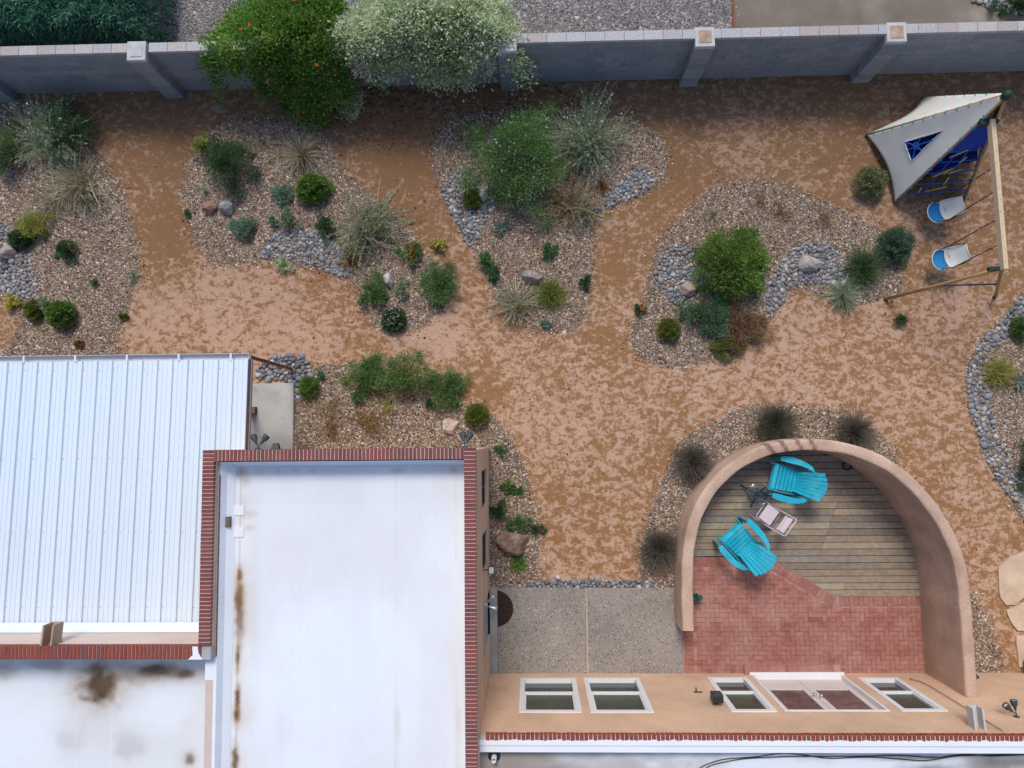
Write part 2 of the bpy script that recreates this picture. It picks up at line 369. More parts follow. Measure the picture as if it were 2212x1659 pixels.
LIT = [(.09, .055, .03), (.13, .085, .045), (.06, .04, .028), (.17, .11, .06), (.10, .085, .04)]
v, qd, tr, c = chips([np.array([(-5.6, 7.0), (-3.0, 6.6), (-.4, 7.2), (1.2, 7.6), (1.2, 8.15), (-5.6, 8.15)])], 260, .030, LIT, .002, 43, .004)
v2, qd2, tr2, c2 = chips([np.array([(-12, -3), (11.2, -3), (11.2, 8.1), (-12, 8.1)])], 7, .028, LIT, .002, 44, .004)
v3, qd3, tr3, c3 = chips(list(BEDW.values()), 75, .026, LIT, .022, 45, .012)
qd2 = np.concatenate([qd2, qd3 + len(v2)]); tr2 = np.concatenate([tr2, tr3 + len(v2)]); v2 = np.concatenate([v2, v3]); c2 = np.concatenate([c2, c3])
tag(link('leaf_litter', raw_mesh('leaf_litter', np.concatenate([v, v2]), quads=np.concatenate([qd, qd2 + len(v)]), tris=np.concatenate([tr, tr2 + len(v)]), col=np.concatenate([c, c2])), CHIP), 'dark leaf litter under the vine and scattered thinly over the yard', 'leaf litter', kind='stuff')

# ------------------------------------------------------------------ cobbles (river stones)
COBS = []
for i in range(14):
    r = np.random.default_rng(100 + i); nseg, prof = 8, [(1.0, -.35), (1.06, .05), (.82, .55), (.42, .86)]
    v = []; ex = r.uniform(.62, .9)
    for rr, z in prof:
        for k in range(nseg):
            a = 2 * math.pi * k / nseg; j = 1 + r.normal(0, .05)
            v.append((.5 * rr * math.cos(a) * j, .5 * rr * math.sin(a) * ex * j, z * .36 + r.normal(0, .01)))
    v.append((0, 0, .345)); f = [(a * nseg + k, a * nseg + (k + 1) % nseg, (a + 1) * nseg + (k + 1) % nseg, (a + 1) * nseg + k) for a in range(3) for k in range(nseg)]
    f += [(3 * nseg + k, 3 * nseg + (k + 1) % nseg, 4 * nseg) for k in range(nseg)]
    COBS.append(raw_mesh('cobble', v, faces=f, smooth=True))
COBM = palette_mat('river_stone', [(.20, .215, .24), (.27, .285, .31), (.15, .17, .195), (.34, .34, .345), (.23, .235, .24), (.19, .21, .25), (.31, .285, .265), (.46, .455, .45), (.13, .145, .165), (.25, .27, .30), (.24, .195, .18), (.30, .31, .335)], .62, .35, 14)
for me in COBS: me.materials.append(COBM)
SOIL = M('dark_soil', (.13, .10, .08), .95, .25, 5, 50, .3, .5, .01)
CB = {'left': [(-45, 480), (30, 495), (55, 540), (75, 590), (78, 640), (45, 652), (20, 632), (-45, 600)],
 'grass': [(568, 555), (590, 515), (630, 492), (690, 500), (735, 540), (762, 560), (760, 602), (700, 582), (640, 562)],
 'lilac_west': [(960, 400), (985, 370), (1010, 365), (1060, 400), (1065, 445), (1045, 480), (1035, 520), (1010, 527), (985, 475), (963, 440)],
 'lilac_east': [(1285, 465), (1300, 430), (1350, 385), (1380, 360), (1407, 375), (1402, 405), (1370, 425), (1320, 445)],
 'juniper_west': [(1418, 580), (1440, 535), (1475, 528), (1515, 545), (1515, 620), (1500, 650), (1475, 668), (1440, 640), (1420, 610)],
 'juniper_east': [(1655, 668), (1662, 610), (1690, 560), (1730, 528), (1790, 528), (1822, 575), (1817, 617), (1780, 614), (1730, 612), (1700, 627), (1685, 662)],
 'right': [(2232, 625), (2170, 680), (2120, 740), (2095, 780), (2090, 850), (2110, 930), (2135, 1000), (2190, 1090), (2245, 1170), (2270, 1120), (2215, 1040), (2175, 990), (2152, 930), (2138, 860), (2125, 800), (2150, 750), (2190, 712), (2250, 660)],
 'downspout': [(560, 818), (568, 785), (600, 770), (650, 772), (670, 798), (668, 840), (648, 868), (635, 868), (633, 826)],
 'strip': [(1140, 1268), (1140, 1257), (1270, 1254), (1405, 1254), (1407, 1268), (1270, 1268)],
 'neighbour': [(2085, -30), (2260, -30), (2260, 35), (2130, 18)]}
def cobble_bed(q, seed, size=.125, z=.01, base=True):
    r = np.random.default_rng(seed); q = np.array(q); lo, hi = q.min(0), q.max(0); c = q.mean(0)
    qq = wobble(spline(q, 4), .02, 5)
    a = np.sum(qq[:, 0] * np.roll(qq[:, 1], -1) - np.roll(qq[:, 0], -1) * qq[:, 1])
    if a < 0: qq = qq[::-1]
    bed = struct(MB().add([(x, y, z) for x, y in qq], [tuple(range(len(qq)))]).build('cobble_bed', SOIL))
    cand = r.uniform(lo - .03, hi + .03, (9000, 2)); cand = cand[inside(cand, qq)][:5000]; acc = np.zeros((292, 3)); na = 0
    for p in cand:
        if na >= 292: break
        s = size * math.exp(r.normal(0, .24)); A = acc[:na]
        if na == 0 or np.all((A[:, 0] - p[0]) ** 2 + (A[:, 1] - p[1]) ** 2 > (.37 * (s + A[:, 2])) ** 2): acc[na] = (p[0], p[1], s); na += 1
    pts = acc[:na]
    for x, y, s in pts:
        o = link('cobble', COBS[r.integers(0, 14)], None, bed, (x, y, z + s * .06 + r.uniform(0, .012)), r.uniform(0, 6.28))
        o.scale = (s, s * r.uniform(.8, 1.1), s * r.uniform(.75, 1.1)); o.rotation_euler.x = r.normal(0, .16); o.rotation_euler.y = r.normal(0, .16)
    # small stones filling the gaps
    n = int(abs(a) / 2 * 90); p = r.uniform(lo, hi, (n * 3, 2)); p = p[inside(p, qq)][:n]
    mb = MB()
    for x, y in p:
        s = r.uniform(.03, .055); k = r.uniform(0, 6.28)
        vv = [(x + s * math.cos(k + j * 1.0472) * r.uniform(.45, .6), y + s * math.sin(k + j * 1.0472) * r.uniform(.35, .55), z + .004) for j in range(6)] + [(x, y, z + s * .55)]
        mb.add(vv, [(j, (j + 1) % 6, 6) for j in range(6)])
    if mb.v: tag(mb.build('pebble_fill', PEB, bed, smooth=True), kind='stuff')
    return len(pts)
PEB = M('pebble', (.30, .30, .31), .7, .25, 14, 40, .2, .2)
ncob = 0
for i, (k, q) in enumerate(CB.items()):
    ncob += cobble_bed(poly(q), 300 + i, {'downspout': .135, 'right': .118, 'neighbour': .16, 'strip': .10}.get(k, .104), .012 if k != 'strip' else .008)
print('cobbles', ncob)
# loose cobbles that rolled onto the sand
for i, (x, y) in enumerate([(625, 768), (652, 770), (44, 667), (1205, 1247), (1278, 1249), (970, 442), (1060, 455), (760, 800 - 35)]):
    r = np.random.default_rng(700 + i)
    if i == 7: continue
    q = P(x, y); o = link('loose_cobble', COBS[i], None, None, (q[0], q[1], .02), r.uniform(0, 6)); s = r.uniform(.09, .16); o.scale = (s, s, s)
    tag(o, ['grey oval cobble lying apart at the upper edge of the downspout stones', 'dark round cobble alone at the upper right of the downspout stones', 'single pale cobble beside the small yellow-flowered plant', 'lone pebble on the sand above the cobble strip by the patio slab', 'second lone pebble above the cobble strip by the patio slab', 'cobble at the outer left edge of the lilac shrub bed', 'pale cobble at the right rim of the stones beside the olive mound'][i], 'cobble', 'cobbles lying apart from the stone patches')

# ------------------------------------------------------------------ slabs, patio, deck
CONC = M('poured_concrete', (.46, .455, .43), .8, .12, 1.5, 35, .06, .15, .002, c2=(.34, .335, .32), c2t=(.58, .72), c2scale=2.2)
sE = P(633, 900, .1)[0]; sN = P(600, 828, .1)[1]
struct(MB().box(-11.5, sE, -3.3, sN, -.05, .1, bev=.012).build('concrete_slab', CONC))
def aggregate_mat():
    m, n, l, b = new_mat('exposed_aggregate'); pos = n.new('ShaderNodeNewGeometry').outputs['Position']
    vo = n.new('ShaderNodeTexVoronoi'); vo.inputs['Scale'].default_value = 27; l.new(pos, vo.inputs['Vector'])
    cr = n.new('ShaderNodeValToRGB'); cr.color_ramp.interpolation = 'CONSTANT'; e = cr.color_ramp.elements
    cols = [(.07, .06, .055), (.29, .255, .22), (.34, .30, .26), (.13, .115, .105), (.40, .36, .31), (.30, .265, .23), (.52, .49, .45), (.10, .088, .08), (.31, .275, .24)]
    while len(e) < len(cols): e.new(.5)
    for i, c in enumerate(cols): e[i].position = i / len(cols); e[i].color = (*c, 1)
    sp = n.new('ShaderNodeSeparateColor'); l.new(vo.outputs['Color'], sp.inputs[0]); l.new(sp.outputs[0], cr.inputs[0])
    inst = ramp(n, l, vo.outputs['Distance'], .30, .42)
    c = mixc(n, l, inst, cr.outputs[0], (.29, .255, .22))
    tone = ramp(n, l, noise(n, l, pos, .9, 4), .3, .7); k = mth(n, l, 'MULTIPLY_ADD', tone, .3); k.node.inputs[2].default_value = .84
    cc = n.new('ShaderNodeCombineColor')
    for i in range(3): l.new(k, cc.inputs[i])
    l.new(mixc(n, l, 1.0, c, cc.outputs[0], 'MULTIPLY'), b.inputs['Base Color']); b.inputs['Roughness'].default_value = .75
    bump(n, l, b, vo.outputs['Distance'], -.5, .004); return m
AGG = aggregate_mat()
aW, aN, aM, aE = -.80, -3.25, P(1268, 1360)[0], 3.20
pav = MB().box(aW, aM - .018, -5.2, aN, -.05, .045, bev=.008).build('aggregate_slab', AGG); struct(pav)
struct(MB().box(aM + .018, aE, -5.2, aN - .012, -.05, .045, bev=.008).build('aggregate_slab', AGG))
JO = M('expansion_joint', (.50, .375, .285), .9, .2)
struct(MB().box(aM - .018, aM + .018, -5.2, aN, -.05, .038).build('expansion_joint', JO))
STEPC = M('grey_step_concrete', (.33, .335, .32), .85, .2, 4, 40, .15)
struct(MB().box(-.97, aW - .004, -5.2, aN + .02, -.05, .10, bev=.01).build('concrete_kerb', STEPC))
# flagstones at the right edge
FLG = M('flagstone', (.60, .46, .32), .75, .16, 2.0, 30, .08, .25, .003, c2=(.42, .25, .14), c2t=(.60, .72), c2scale=1.6)
for i, (q, lb) in enumerate([([(2155, 1225), (2180, 1203), (2230, 1180), (2300, 1190), (2300, 1275), (2215, 1285), (2190, 1304), (2172, 1307), (2157, 1290)], 'large buff flagstone nearest the round wall, uppermost of the stepping stones'),
      ([(2172, 1318), (2220, 1296), (2300, 1290), (2300, 1365), (2195, 1361), (2183, 1345)], 'pale flagstone with a pointed left end, second stepping stone from the top'),
      ([(2192, 1372), (2300, 1370), (2300, 1442), (2198, 1440)], 'pinkish flagstone nearest the house wall, lowest of the stepping stones')]):
    c = np.mean(poly(q), 0); pp = wobble(np.concatenate([np.linspace(poly(q)[i_], poly(q)[(i_ + 1) % len(q)], 5)[:-1] for i_ in range(len(q))]), .022, 7)
    o = MB().prism([tuple(x) for x in pp], 0, .045).build('flagstone', FLG); tag(o, lb, 'flagstone', 'stepping stones at the right edge')

# --- the round-ended courtyard: wall line on the ground
INNER = spline([(3.28, -3.97), (3.28, -3.36), (3.29, -2.82), (3.33, -2.27), (3.49, -1.67), (3.8, -1.15), (4.2, -.75), (4.79, -.42), (5.36, -.31), (5.81, -.29), (6.26, -.34), (6.65, -.48), (7.05, -.72), (7.4, -1.02), (7.72, -1.4), (7.98, -1.82), (8.15, -2.23), (8.25, -2.6), (8.29, -3.1), (8.31, -3.96), (8.32, -5.09)], 8, closed=False)
for _ in range(30):                                      # ease out survey jitter
    INNER[1:-1] = INNER[1:-1] * .5 + .25 * (INNER[:-2] + INNER[2:])
ROOM = np.concatenate([INNER, [[INNER[-1][0], -5.07], [INNER[0][0], -5.07]]])
def span(y, grow=.12):
    xs = []
    for i in range(len(ROOM)):
        a, b = ROOM[i], ROOM[(i + 1) % len(ROOM)]
        if (a[1] > y) != (b[1] > y): xs.append(a[0] + (b[0] - a[0]) * (y - a[1]) / (b[1] - a[1]))
    return (min(xs) - grow, max(xs) + grow) if len(xs) >= 2 else None
d0, d1 = P(1660, 1203)[:2], P(1806, 1291)[:2]           # slanting edge of the deck
yT, yB = P(1560, 1203)[1], P(1900, 1287)[1]
BW = palette_mat('deck_board', [(.285, .225, .165), (.34, .275, .20), (.235, .195, .15), (.315, .25, .175), (.265, .23, .19), (.37, .30, .225), (.30, .24, .18), (.25, .205, .16)], .8, .25, 9, .35)
def plank_mat():
    m = BW; n, l = m.node_tree.nodes, m.node_tree.links; b = n['Principled BSDF']
    old = b.inputs['Base Color'].links[0].from_socket
    pos = n.new('ShaderNodeNewGeometry').outputs['Position']
    mp = n.new('ShaderNodeMapping'); mp.inputs['Scale'].default_value = (1.3, 26, 1); l.new(pos, mp.inputs[0])
    g = ramp(n, l, noise(n, l, mp.outputs[0], 3, 6, .65, .4), .25, .75); k = mth(n, l, 'MULTIPLY_ADD', g, .55); k.node.inputs[2].default_value = .72
    cc = n.new('ShaderNodeCombineColor')
    for i in range(3): l.new(k, cc.inputs[i])
    c = mixc(n, l, 1.0, old, cc.outputs[0], 'MULTIPLY')
    mp2 = n.new('ShaderNodeMapping'); mp2.inputs['Scale'].default_value = (1, 5, 1); l.new(pos, mp2.inputs[0])
    c = mixc(n, l, mth(n, l, 'MULTIPLY', ramp(n, l, noise(n, l, mp2.outputs[0], 1.6, 4), .54, .74), .5), c, (.40, .275, .12))
    vo = n.new('ShaderNodeTexVoronoi'); vo.inputs['Scale'].default_value = 3.2; l.new(pos, vo.inputs['Vector'])
    c = mixc(n, l, ramp(n, l, vo.outputs['Distance'], .05, .03), c, (.06, .04, .025))
    l.new(c, b.inputs['Base Color'])
plank_mat()
dk = ROOM[ROOM[:, 1] > yB - .1]
dark = M('deck_void', (.03, .028, .025), .95, .1)
deck = struct(MB().add([(x, y, .005) for x, y in (dk[::-1])], [tuple(range(len(dk)))]).build('wooden_deck', dark))
pitch, y = .1445, yB
ytop = INNER[:, 1].max() + .1; row = 0
s0, s1 = P(1801, 1106)[:2], P(1770, 1196)[:2]
while y < ytop:
    y1 = y + pitch - .013; sp = span(min((y + y1) / 2, INNER[:, 1].max() - .02)); r = np.random.default_rng(900 + row)
    if sp is None: break
    dx = lambda yy: d0[0] + (d1[0] - d0[0]) * (yy - d0[1]) / (d1[1] - d0[1])
    l0, l1 = (dx(y) + .01, dx(y1) + .01) if y < yT - .03 else (sp[0], sp[0])
    l0, l1 = max(l0, sp[0]), max(l1, sp[0])
    cuts = []
    sx = lambda yy: s0[0] + (s1[0] - s0[0]) * (yy - s0[1]) / (s1[1] - s0[1])
    if s1[1] - .05 < (y + y1) / 2 < s0[1] + .5: cuts.append((sx(y), sx(y1)))
    elif row % 3 == 1 and sp[1] - sp[0] > 3.6: c = r.uniform(sp[0] + 2.2, sp[1] - 1.2); cuts.append((c, c))
    if row % 5 == 3 and y > yT: c = sp[0] + r.uniform(.5, 1.0); cuts.insert(0, (c, c))
    ends = [(l0, l1)] + [c for c in cuts if c[0] > max(l0, l1) + .25] + [(sp[1], sp[1])]
    for a, b in zip(ends[:-1], ends[1:]):
        zt = .034 + r.uniform(-.003, .003)
        MB().prism([(a[0] + .003, y), (b[0] - .003, y), (b[1] - .003, y1), (a[1] + .003, y1)], .008, zt).build('plank', BW, deck)
    y += pitch; row += 1
# --- brick paving, herringbone with a soldier border
BRK = palette_mat('paving_brick', [(.315, .125, .10), (.335, .135, .108), (.295, .115, .095), (.325, .132, .105), (.35, .148, .118), (.305, .12, .098), (.27, .108, .092), (.33, .13, .10)], .8, .25, 18)
def dusty(m):
    n, l = m.node_tree.nodes, m.node_tree.links; b = n['Principled BSDF']; old = b.inputs['Base Color'].links[0].from_socket
    pos = n.new('ShaderNodeNewGeometry').outputs['Position']
    f = mth(n, l, 'MULTIPLY', ramp(n, l, noise(n, l, pos, 1.7, 5, .65), .42, .78), .8)
    l.new(mixc(n, l, f, old, (.46, .285, .24)), b.inputs['Base Color'])
dusty(BRK)
MORT = M('paving_sand_joint', (.42, .23, .19), .95, .2, 4, 60, .2)
ph = np.array([(x, yy) for x, yy in [(aE + .0, -5.1), (INNER[-1][0] + .1, -5.1), (span(yB)[1], yB), (d1[0], yB), (d0[0], yT), (INNER[0][0] - .1, yT), (INNER[0][0] - .1, P(1480, 1362)[1]), (aE, P(1480, 1362)[1])]])
patio = struct(MB().add([(x, yy, .022) for x, yy in ph], [tuple(range(len(ph)))]).build('brick_patio', MORT))
def shared_box(name, lx, ly, lz, mat, bev=.004): 
    mb = MB().box(-lx / 2, lx / 2, -ly / 2, ly / 2, 0, lz, bev=bev); me = bpy.data.meshes.new(name); me.from_pydata(mb.v, [], mb.f); me.materials.append(mat); return me
PBR = shared_box('brick', .193, .093, .036, BRK)
dn = (d1 - d0) / np.linalg.norm(d1 - d0); nrm = np.array([dn[1], -dn[0]]); nrm = nrm if nrm[1] < 0 else -nrm
def in_patio(x, yy):
    if yy < -5.12: return False
    if x < aE + .27 and yy < P(1480, 1362)[1]: return False
    if x < INNER[0][0] - .08 and yy > P(1480, 1362)[1]: return False
    sp = span(max(yy, -5.0)); 
    if sp is None or x > sp[1] - .02: return False
    if x < d0[0]: lim = yT - .21
    elif x > d1[0]: lim = yB - .21
    else: lim = 9
    if yy > lim: return False
    if d0[0] - .25 < x < d1[0] + .3 and np.dot(np.array([x, yy]) - d0, nrm) < .20 and yy < yT + .1 and yy > yB - .25: return False
    if x >= d0[0] and x <= d1[0] and np.dot(np.array([x, yy]) - d0, nrm) < .20: return False
    return True
X0, Y0 = aE - .1, -5.2; cand = []
for i in range(0, 60):
    for j in range(0, 30):
        d = (i - j) % 4
        if d == 0: cand.append((X0 + (i + 1) * .1, Y0 + (j + .5) * .1, 0))
        elif d == 3: cand.append((X0 + (i + .5) * .1, Y0 + (j + 1) * .1, math.pi / 2))
cand = [c for c in cand if in_patio(c[0], c[1])]
cand.sort(key=lambda c: -(c[0] * .2 - c[1] * .0)); random.Random(3).shuffle(cand)
print('patio bricks', len(cand))
cand.sort(key=lambda c: c[1])          # nearest to the camera's foot last in y: the lower rows show largest
rest = MB()
for k, (x, yy, a) in enumerate(cand):
    r = np.random.default_rng(2000 + k)
    if k < 300:
        link('brick', PBR, None, patio, (x, yy, r.uniform(-.003, .003)), a + r.normal(0, .008))
    else: rest.box(x - .0965, x + .0965, yy - .0465, yy + .0465, 0, .036 + r.uniform(-.003, .003), rz=a + r.normal(0, .008), bev=.004)
if rest.v: 
    RBR = M('paving_brick_joined', (.36, .155, .12), .8, .28, 6, 40, .12); dusty(RBR)
    tag(rest.build('paving_bricks', RBR, patio), kind='stuff')
def soldier(a, b, n_):
    a, b = np.array(a), np.array(b); t = (b - a) / np.linalg.norm(b - a); L = np.linalg.norm(b - a); k = max(1, round(L / .102))
    for i in range(k):
        c = a + t * L * (i + .5) / k + n_ * .1
        link('border_brick', PBR, None, patio, (c[0], c[1], random.uniform(-.002, .004)), math.atan2(n_[1], n_[0]) + random.gauss(0, .008))
soldier((INNER[0][0] - .08, yT - .004), (d0[0] - .03, yT - .004), np.array([0, -1.0])); soldier(d0 + nrm * .006, d1 + nrm * .006, nrm)
soldier((d1[0] + .06, yB - .004), (span(yB)[1] - .1, yB - .004), np.array([0, -1.0]))
soldier((aE + .03, P(1480, 1364)[1]), (aE + .03, -5.08), np.array([1.0, 0]))
# ================================================================== BLOCK WALL along the far side of the yard
BLK = palette_mat('grey_block', [(.25, .275, .295), (.28, .30, .318), (.225, .25, .27), (.29, .305, .32), (.26, .283, .305), (.235, .265, .29)], .9, .2, 30, .35)
CAPM = palette_mat('cap_block_concrete', [(.42, .40, .405), (.46, .45, .455), (.42, .37, .35), (.47, .43, .41), (.44, .435, .445), (.45, .44, .44)], .9, .2, 22, .3)
JNT = M('block_mortar', (.15, .165, .18), .95, .15, 4, 60, .2)
WY0, WY1, NC, BH = 8.215, 8.405, 8, .2
bw = empty('block_wall', (0, 8.31, 0)); tag(bw, 'long grey concrete block wall with pale cap and pilasters across the far side of the yard', 'wall')
MB().box(-15, 14, WY0 + .012, WY1 - .012, 0, NC * BH + .02).build('mortar_core', JNT, bw)
BB = shared_box('block', .394, WY1 - WY0, .193, BLK, .003); BC = shared_box('cap_block', .394, WY1 - WY0 + .012, .075, CAPM, .004)
PIL = [P(22, 206)[0] - .02, P(380, 200)[0], P(1101, 183)[0], P(1485, 173)[0], P(1856, 162)[0], 11.9]
PIL[0] = PIL[1] - (PIL[4] - PIL[1]) / 3
PIL[0] = P(20, 207)[0] - .0
rows = MB(); nb = 0
for c in range(NC - 1, -1, -1):
    for i in range(-32, 32):
        x = i * .4 + (.2 if c % 2 else 0) + .06
        if abs(x) > 12.6: continue
        if any(abs(x - p) < .02 for p in PIL): continue
        if nb < 300:
            link('block', BB, None, bw, (x, 0, c * BH + random.uniform(-.001, .001))); bw.children and None; nb += 1
        else: rows.box(x - .197, x + .197, WY0 + random.uniform(-.002, .002), WY1, c * BH, c * BH + .193)
BLK2 = M('grey_block_joined', (.26, .282, .302), .9, .10, 2.5, 45, .1, .35)
tag(rows.build('lower_blocks', BLK2, bw), kind='stuff')
for i in range(-32, 32):
    x = i * .4 + .2
    if abs(x) < 12.6 and not any(abs(x - p) < .14 for p in PIL): link('cap_block', BC, None, bw, (x, 0, NC * BH + .004))
PB = shared_box('pilaster_block', .395, .40, .193, BLK, .003); CAPW = M('pilaster_cap_concrete', (.50, .49, .49), .9, .12, 6, 50, .1); CAPO = M('pilaster_cap_stain', (.42, .30, .215), .9, .25, 8, 50, .1)
for k, p in enumerate(PIL):
    pe = bpy.data.objects.new('pilaster', None); COL.objects.link(pe); pe.parent = bw; pe.location = (p, -.06, 0)
    for c in range(NC): link('pilaster_block', PB, None, pe, (0, -.03, c * BH))
    w0 = MB().box(-.2, .2, -.23, .19, 1.602, 1.70, bev=.01); w0.local('cap', CAPW, pe)
    MB().box(-.13, .13, -.15, .11, 1.701, 1.712).local('cap_centre', CAPO if k in (3, 4) else CAPW, pe)

# ================================================================== HOUSE
STU = M('buff_stucco', (.64, .43, .29), .95, .12, 1.3, 38, .09, .8, .009, c2=(.60, .385, .25), c2t=(.5, .75), c2scale=.8)
STUP = M('pink_stucco', (.62, .50, .435), .9, .10, 1.2, 55, .08, .5, .006)
MOR = M('parapet_mortar', (.56, .50, .46), .9, .1, 8, 60, .15)
RED = palette_mat('parapet_brick', [(.205, .060, .052), (.235, .068, .058), (.175, .055, .050), (.22, .064, .053), (.195, .062, .058)], .75, .3, 25, .3)
RED2 = palette_mat('old_parapet_brick', [(.25, .058, .035), (.28, .066, .04), (.22, .055, .045), (.24, .052, .034), (.20, .06, .055)], .75, .3, 25, .3)
WHT = M('white_roof_coating', (.80, .82, .85), .6, .03, 1.2, 30, .03, .2, .004, spec=.3)
WTRIM = M('white_window_frame', (.74, .73, .73), .5, .03, 3, 30, .02, 0)
TOP, RZ = 3.8, 3.36
house = empty('house', (-3.3, -4.5, 0)); tag(house, 'flat-roofed buff stucco house with white coated roofs and red brick parapets', 'house')
def wall_open(mb, axis, c0, c1, a0, a1, z0, z1, holes):
    """a wall slab along x or y with rectangular openings (a0,a1,z0,z1)"""
    us = sorted({a0, a1, *[h[0] for h in holes], *[h[1] for h in holes]}); zs = sorted({z0, z1, *[h[2] for h in holes], *[h[3] for h in holes]})
    for u0, u1 in zip(us[:-1], us[1:]):
        run = None; segs = []
        for q0, q1 in zip(zs[:-1], zs[1:]):
            um, qm = (u0 + u1) / 2, (q0 + q1) / 2
            if any(h[0] < um < h[1] and h[2] < qm < h[3] for h in holes):
                if run: segs.append(run); run = None
            else: run = (run[0], q1) if run else (q0, q1)
        if run: segs.append(run)
        for q0, q1 in segs:
            (mb.box(u0, u1, c0, c1, q0, q1) if axis == 'x' else mb.box(c0, c1, u0, u1, q0, q1))
    return mb
TW, TE, TN = -5.66, -.965, -.14
BT = .085
EW = [(-1.33, -.60, .95, 2.38), (-2.57, -1.83, .82, 2.33)]; ED = (-4.20, -3.24, .16, 2.25)
wall_open(MB(), 'y', TE - .2, TE, -9, TN - .045, 0, TOP - BT, EW + [ED]).build('east_wall', STU, house)
MB().box(TW + .0, TE - .2, TN - .2, TN - .045, 0, TOP - BT).build('north_wall', STU, house)
MB().box(TW, TW + .2, -3.64, TN - .2, 0, TOP - BT).build('west_wall', STU, house)
MB().box(TW + .045, TW + .225, -9, -3.66, 0, RZ + .228).build('low_west_wall', STUP, house)
MB().box(-16, TW + .0, -3.65, -3.43, 0, 3.66).build('rear_wall', STUP, house)
def stain_grid(name, x0, x1, y0, y1, z, step, fn, parent, zf=None):
    nx, ny = int((x1 - x0) / step) + 1, int((y1 - y0) / step) + 1
    X, Y = np.meshgrid(np.linspace(x0, x1, nx), np.linspace(y0, y1, ny)); X, Y = X.ravel(), Y.ravel()
    Z = np.full_like(X, z) if zf is None else zf(X, Y)
    i = np.arange((ny - 1) * nx).reshape(ny - 1, nx)[:, :-1].ravel()
    q = np.stack([i, i + 1, i + 1 + nx, i + nx], 1)
    o = org(parent)
    return link(name, raw_mesh(name, np.stack([X, Y, Z], 1) - o, quads=q, col=fn(X, Y), smooth=True), RCO, parent)
RCO = M('stained_roof_membrane', (1, 1, 1), .65, .02, 1, 40, .03, .15, .003, attr=True, spec=.3)
WHITE = np.array([.795, .835, .865])
def blob(X, Y, c, rx, ry, seed, edge=.5, f=6.0):
    d = np.hypot((X - c[0]) / rx, (Y - c[1]) / ry) + (fbm(X * f, Y * f, seed, 4) - .5) * .8
    return np.clip((1 + edge - d) / (2 * edge), 0, 1) ** 1.4
def lay(c, f, col): return c * (1 - f[:, None]) + np.array(col) * f[:, None]
RUST = (.28, .15, .06)
def tall_roof(X, Y):
    c = np.tile(WHITE, (len(X), 1))
    c = lay(c, np.clip(fbm(X * .8, Y * .5, 5, 5) * 1.5 - .55, 0, .42), (.66, .62, .63)); c = lay(c, .10 * np.clip(fbm(X * 14, Y * .7, 6, 3) * 2 - .8, 0, 1), (.60, .60, .64))
    for px, py, rr_, am in [(700, 1300, .55, .035), (610, 1480, .42, .045), (790, 1560, .5, .03), (920, 1180, .35, .03)]:   # dried puddle rings
        q = P(px, py, RZ); d_ = np.hypot(X - q[0], (Y - q[1]) * .8) + (fbm(X * 1.6, Y * 1.6, px, 4) - .5) * .7
        c = lay(c, am * np.exp(-((d_ - rr_) / .025) ** 2) + am * .35 * (d_ < rr_), (.55, .48, .42))
    xs = P(855, 1300, RZ)[0]                                           # membrane seams, with dirt along them
    for sx, am in ((xs, .45), (P(985, 1300, RZ)[0], .35)):
        c = lay(c, am * np.exp(-((X - sx) / .012) ** 2) * np.clip(fbm(Y * 2.2, X * 0 + 3, 8, 3) * 2 - .5, 0, 1), (.50, .45, .38))
        c = lay(c, .35 * np.exp(-((X - sx - .03) / .05) ** 2) * np.clip(fbm(Y * 1.7, X * 0 + 3, 9, 3) * 3 - 1.5, 0, 1), (.55, .48, .38))
    for yy, am in ((TN - .45, .5), (TN - .95, .10)):
        c = lay(c, am * np.exp(-((Y - yy) / .012) ** 2), (.58, .58, .60))
    c = lay(c, .10 * (Y > TN - .95), (.60, .62, .68))                  # shadow band of the parapet, painted in as a greyer tone
    xw = P(518, 1300, RZ)[0]
    c = lay(c, .5 * np.exp(-((X - xw + .02) / .010) ** 2), (.42, .38, .34))
    for px, py, rx, ry, st in [(516, 1290, .075, .34, .95), (517, 1245, .05, .15, .8), (514, 1420, .05, .24, .8), (513, 1520, .055, .34, .9), (510, 1545, .06, .12, .95), (508, 1640, .07, .28, .75), (518, 1330, .10, .5, .5)]:
        q = P(px, py, RZ); f = blob(X, Y, q, rx, ry, px + py, .6, 9)
        c = lay(c, .5 * st * blob(X, Y, q, rx * 2.2, ry * 1.3, px, .8, 5), (.60, .45, .28)); c = lay(c, st * f, RUST); c = lay(c, st * np.clip(f * 1.6 - .75, 0, 1), (.10, .055, .03))
    for px, py, rx, ry, st in [(520, 1020, .1, .1, .75), (530, 1035, .09, .12, .5), (560, 1020, .07, .04, .35), (600, 1018, .05, .04, .3), (640, 1018, .06, .04, .35), (675, 1018, .06, .04, .3), (860, 1017, .12, .06, .4), (980, 1015, .1, .07, .5), (525, 1100, .10, .25, .28), (548, 1290, .12, 1.4, .14), (535, 1540, .16, .4, .2), (540, 1110, .12, .07, .35), (540, 1140, .12, .06, .35)]:
        q = P(px, py, RZ); c = lay(c, st * blob(X, Y, q, rx, ry, px * 3 + py, .7, 8), (.50, .36, .22))
    return c
stain_grid('tall_roof', TW + .19, TE - .19, -8, TN - .19, RZ, .022, tall_roof, house)
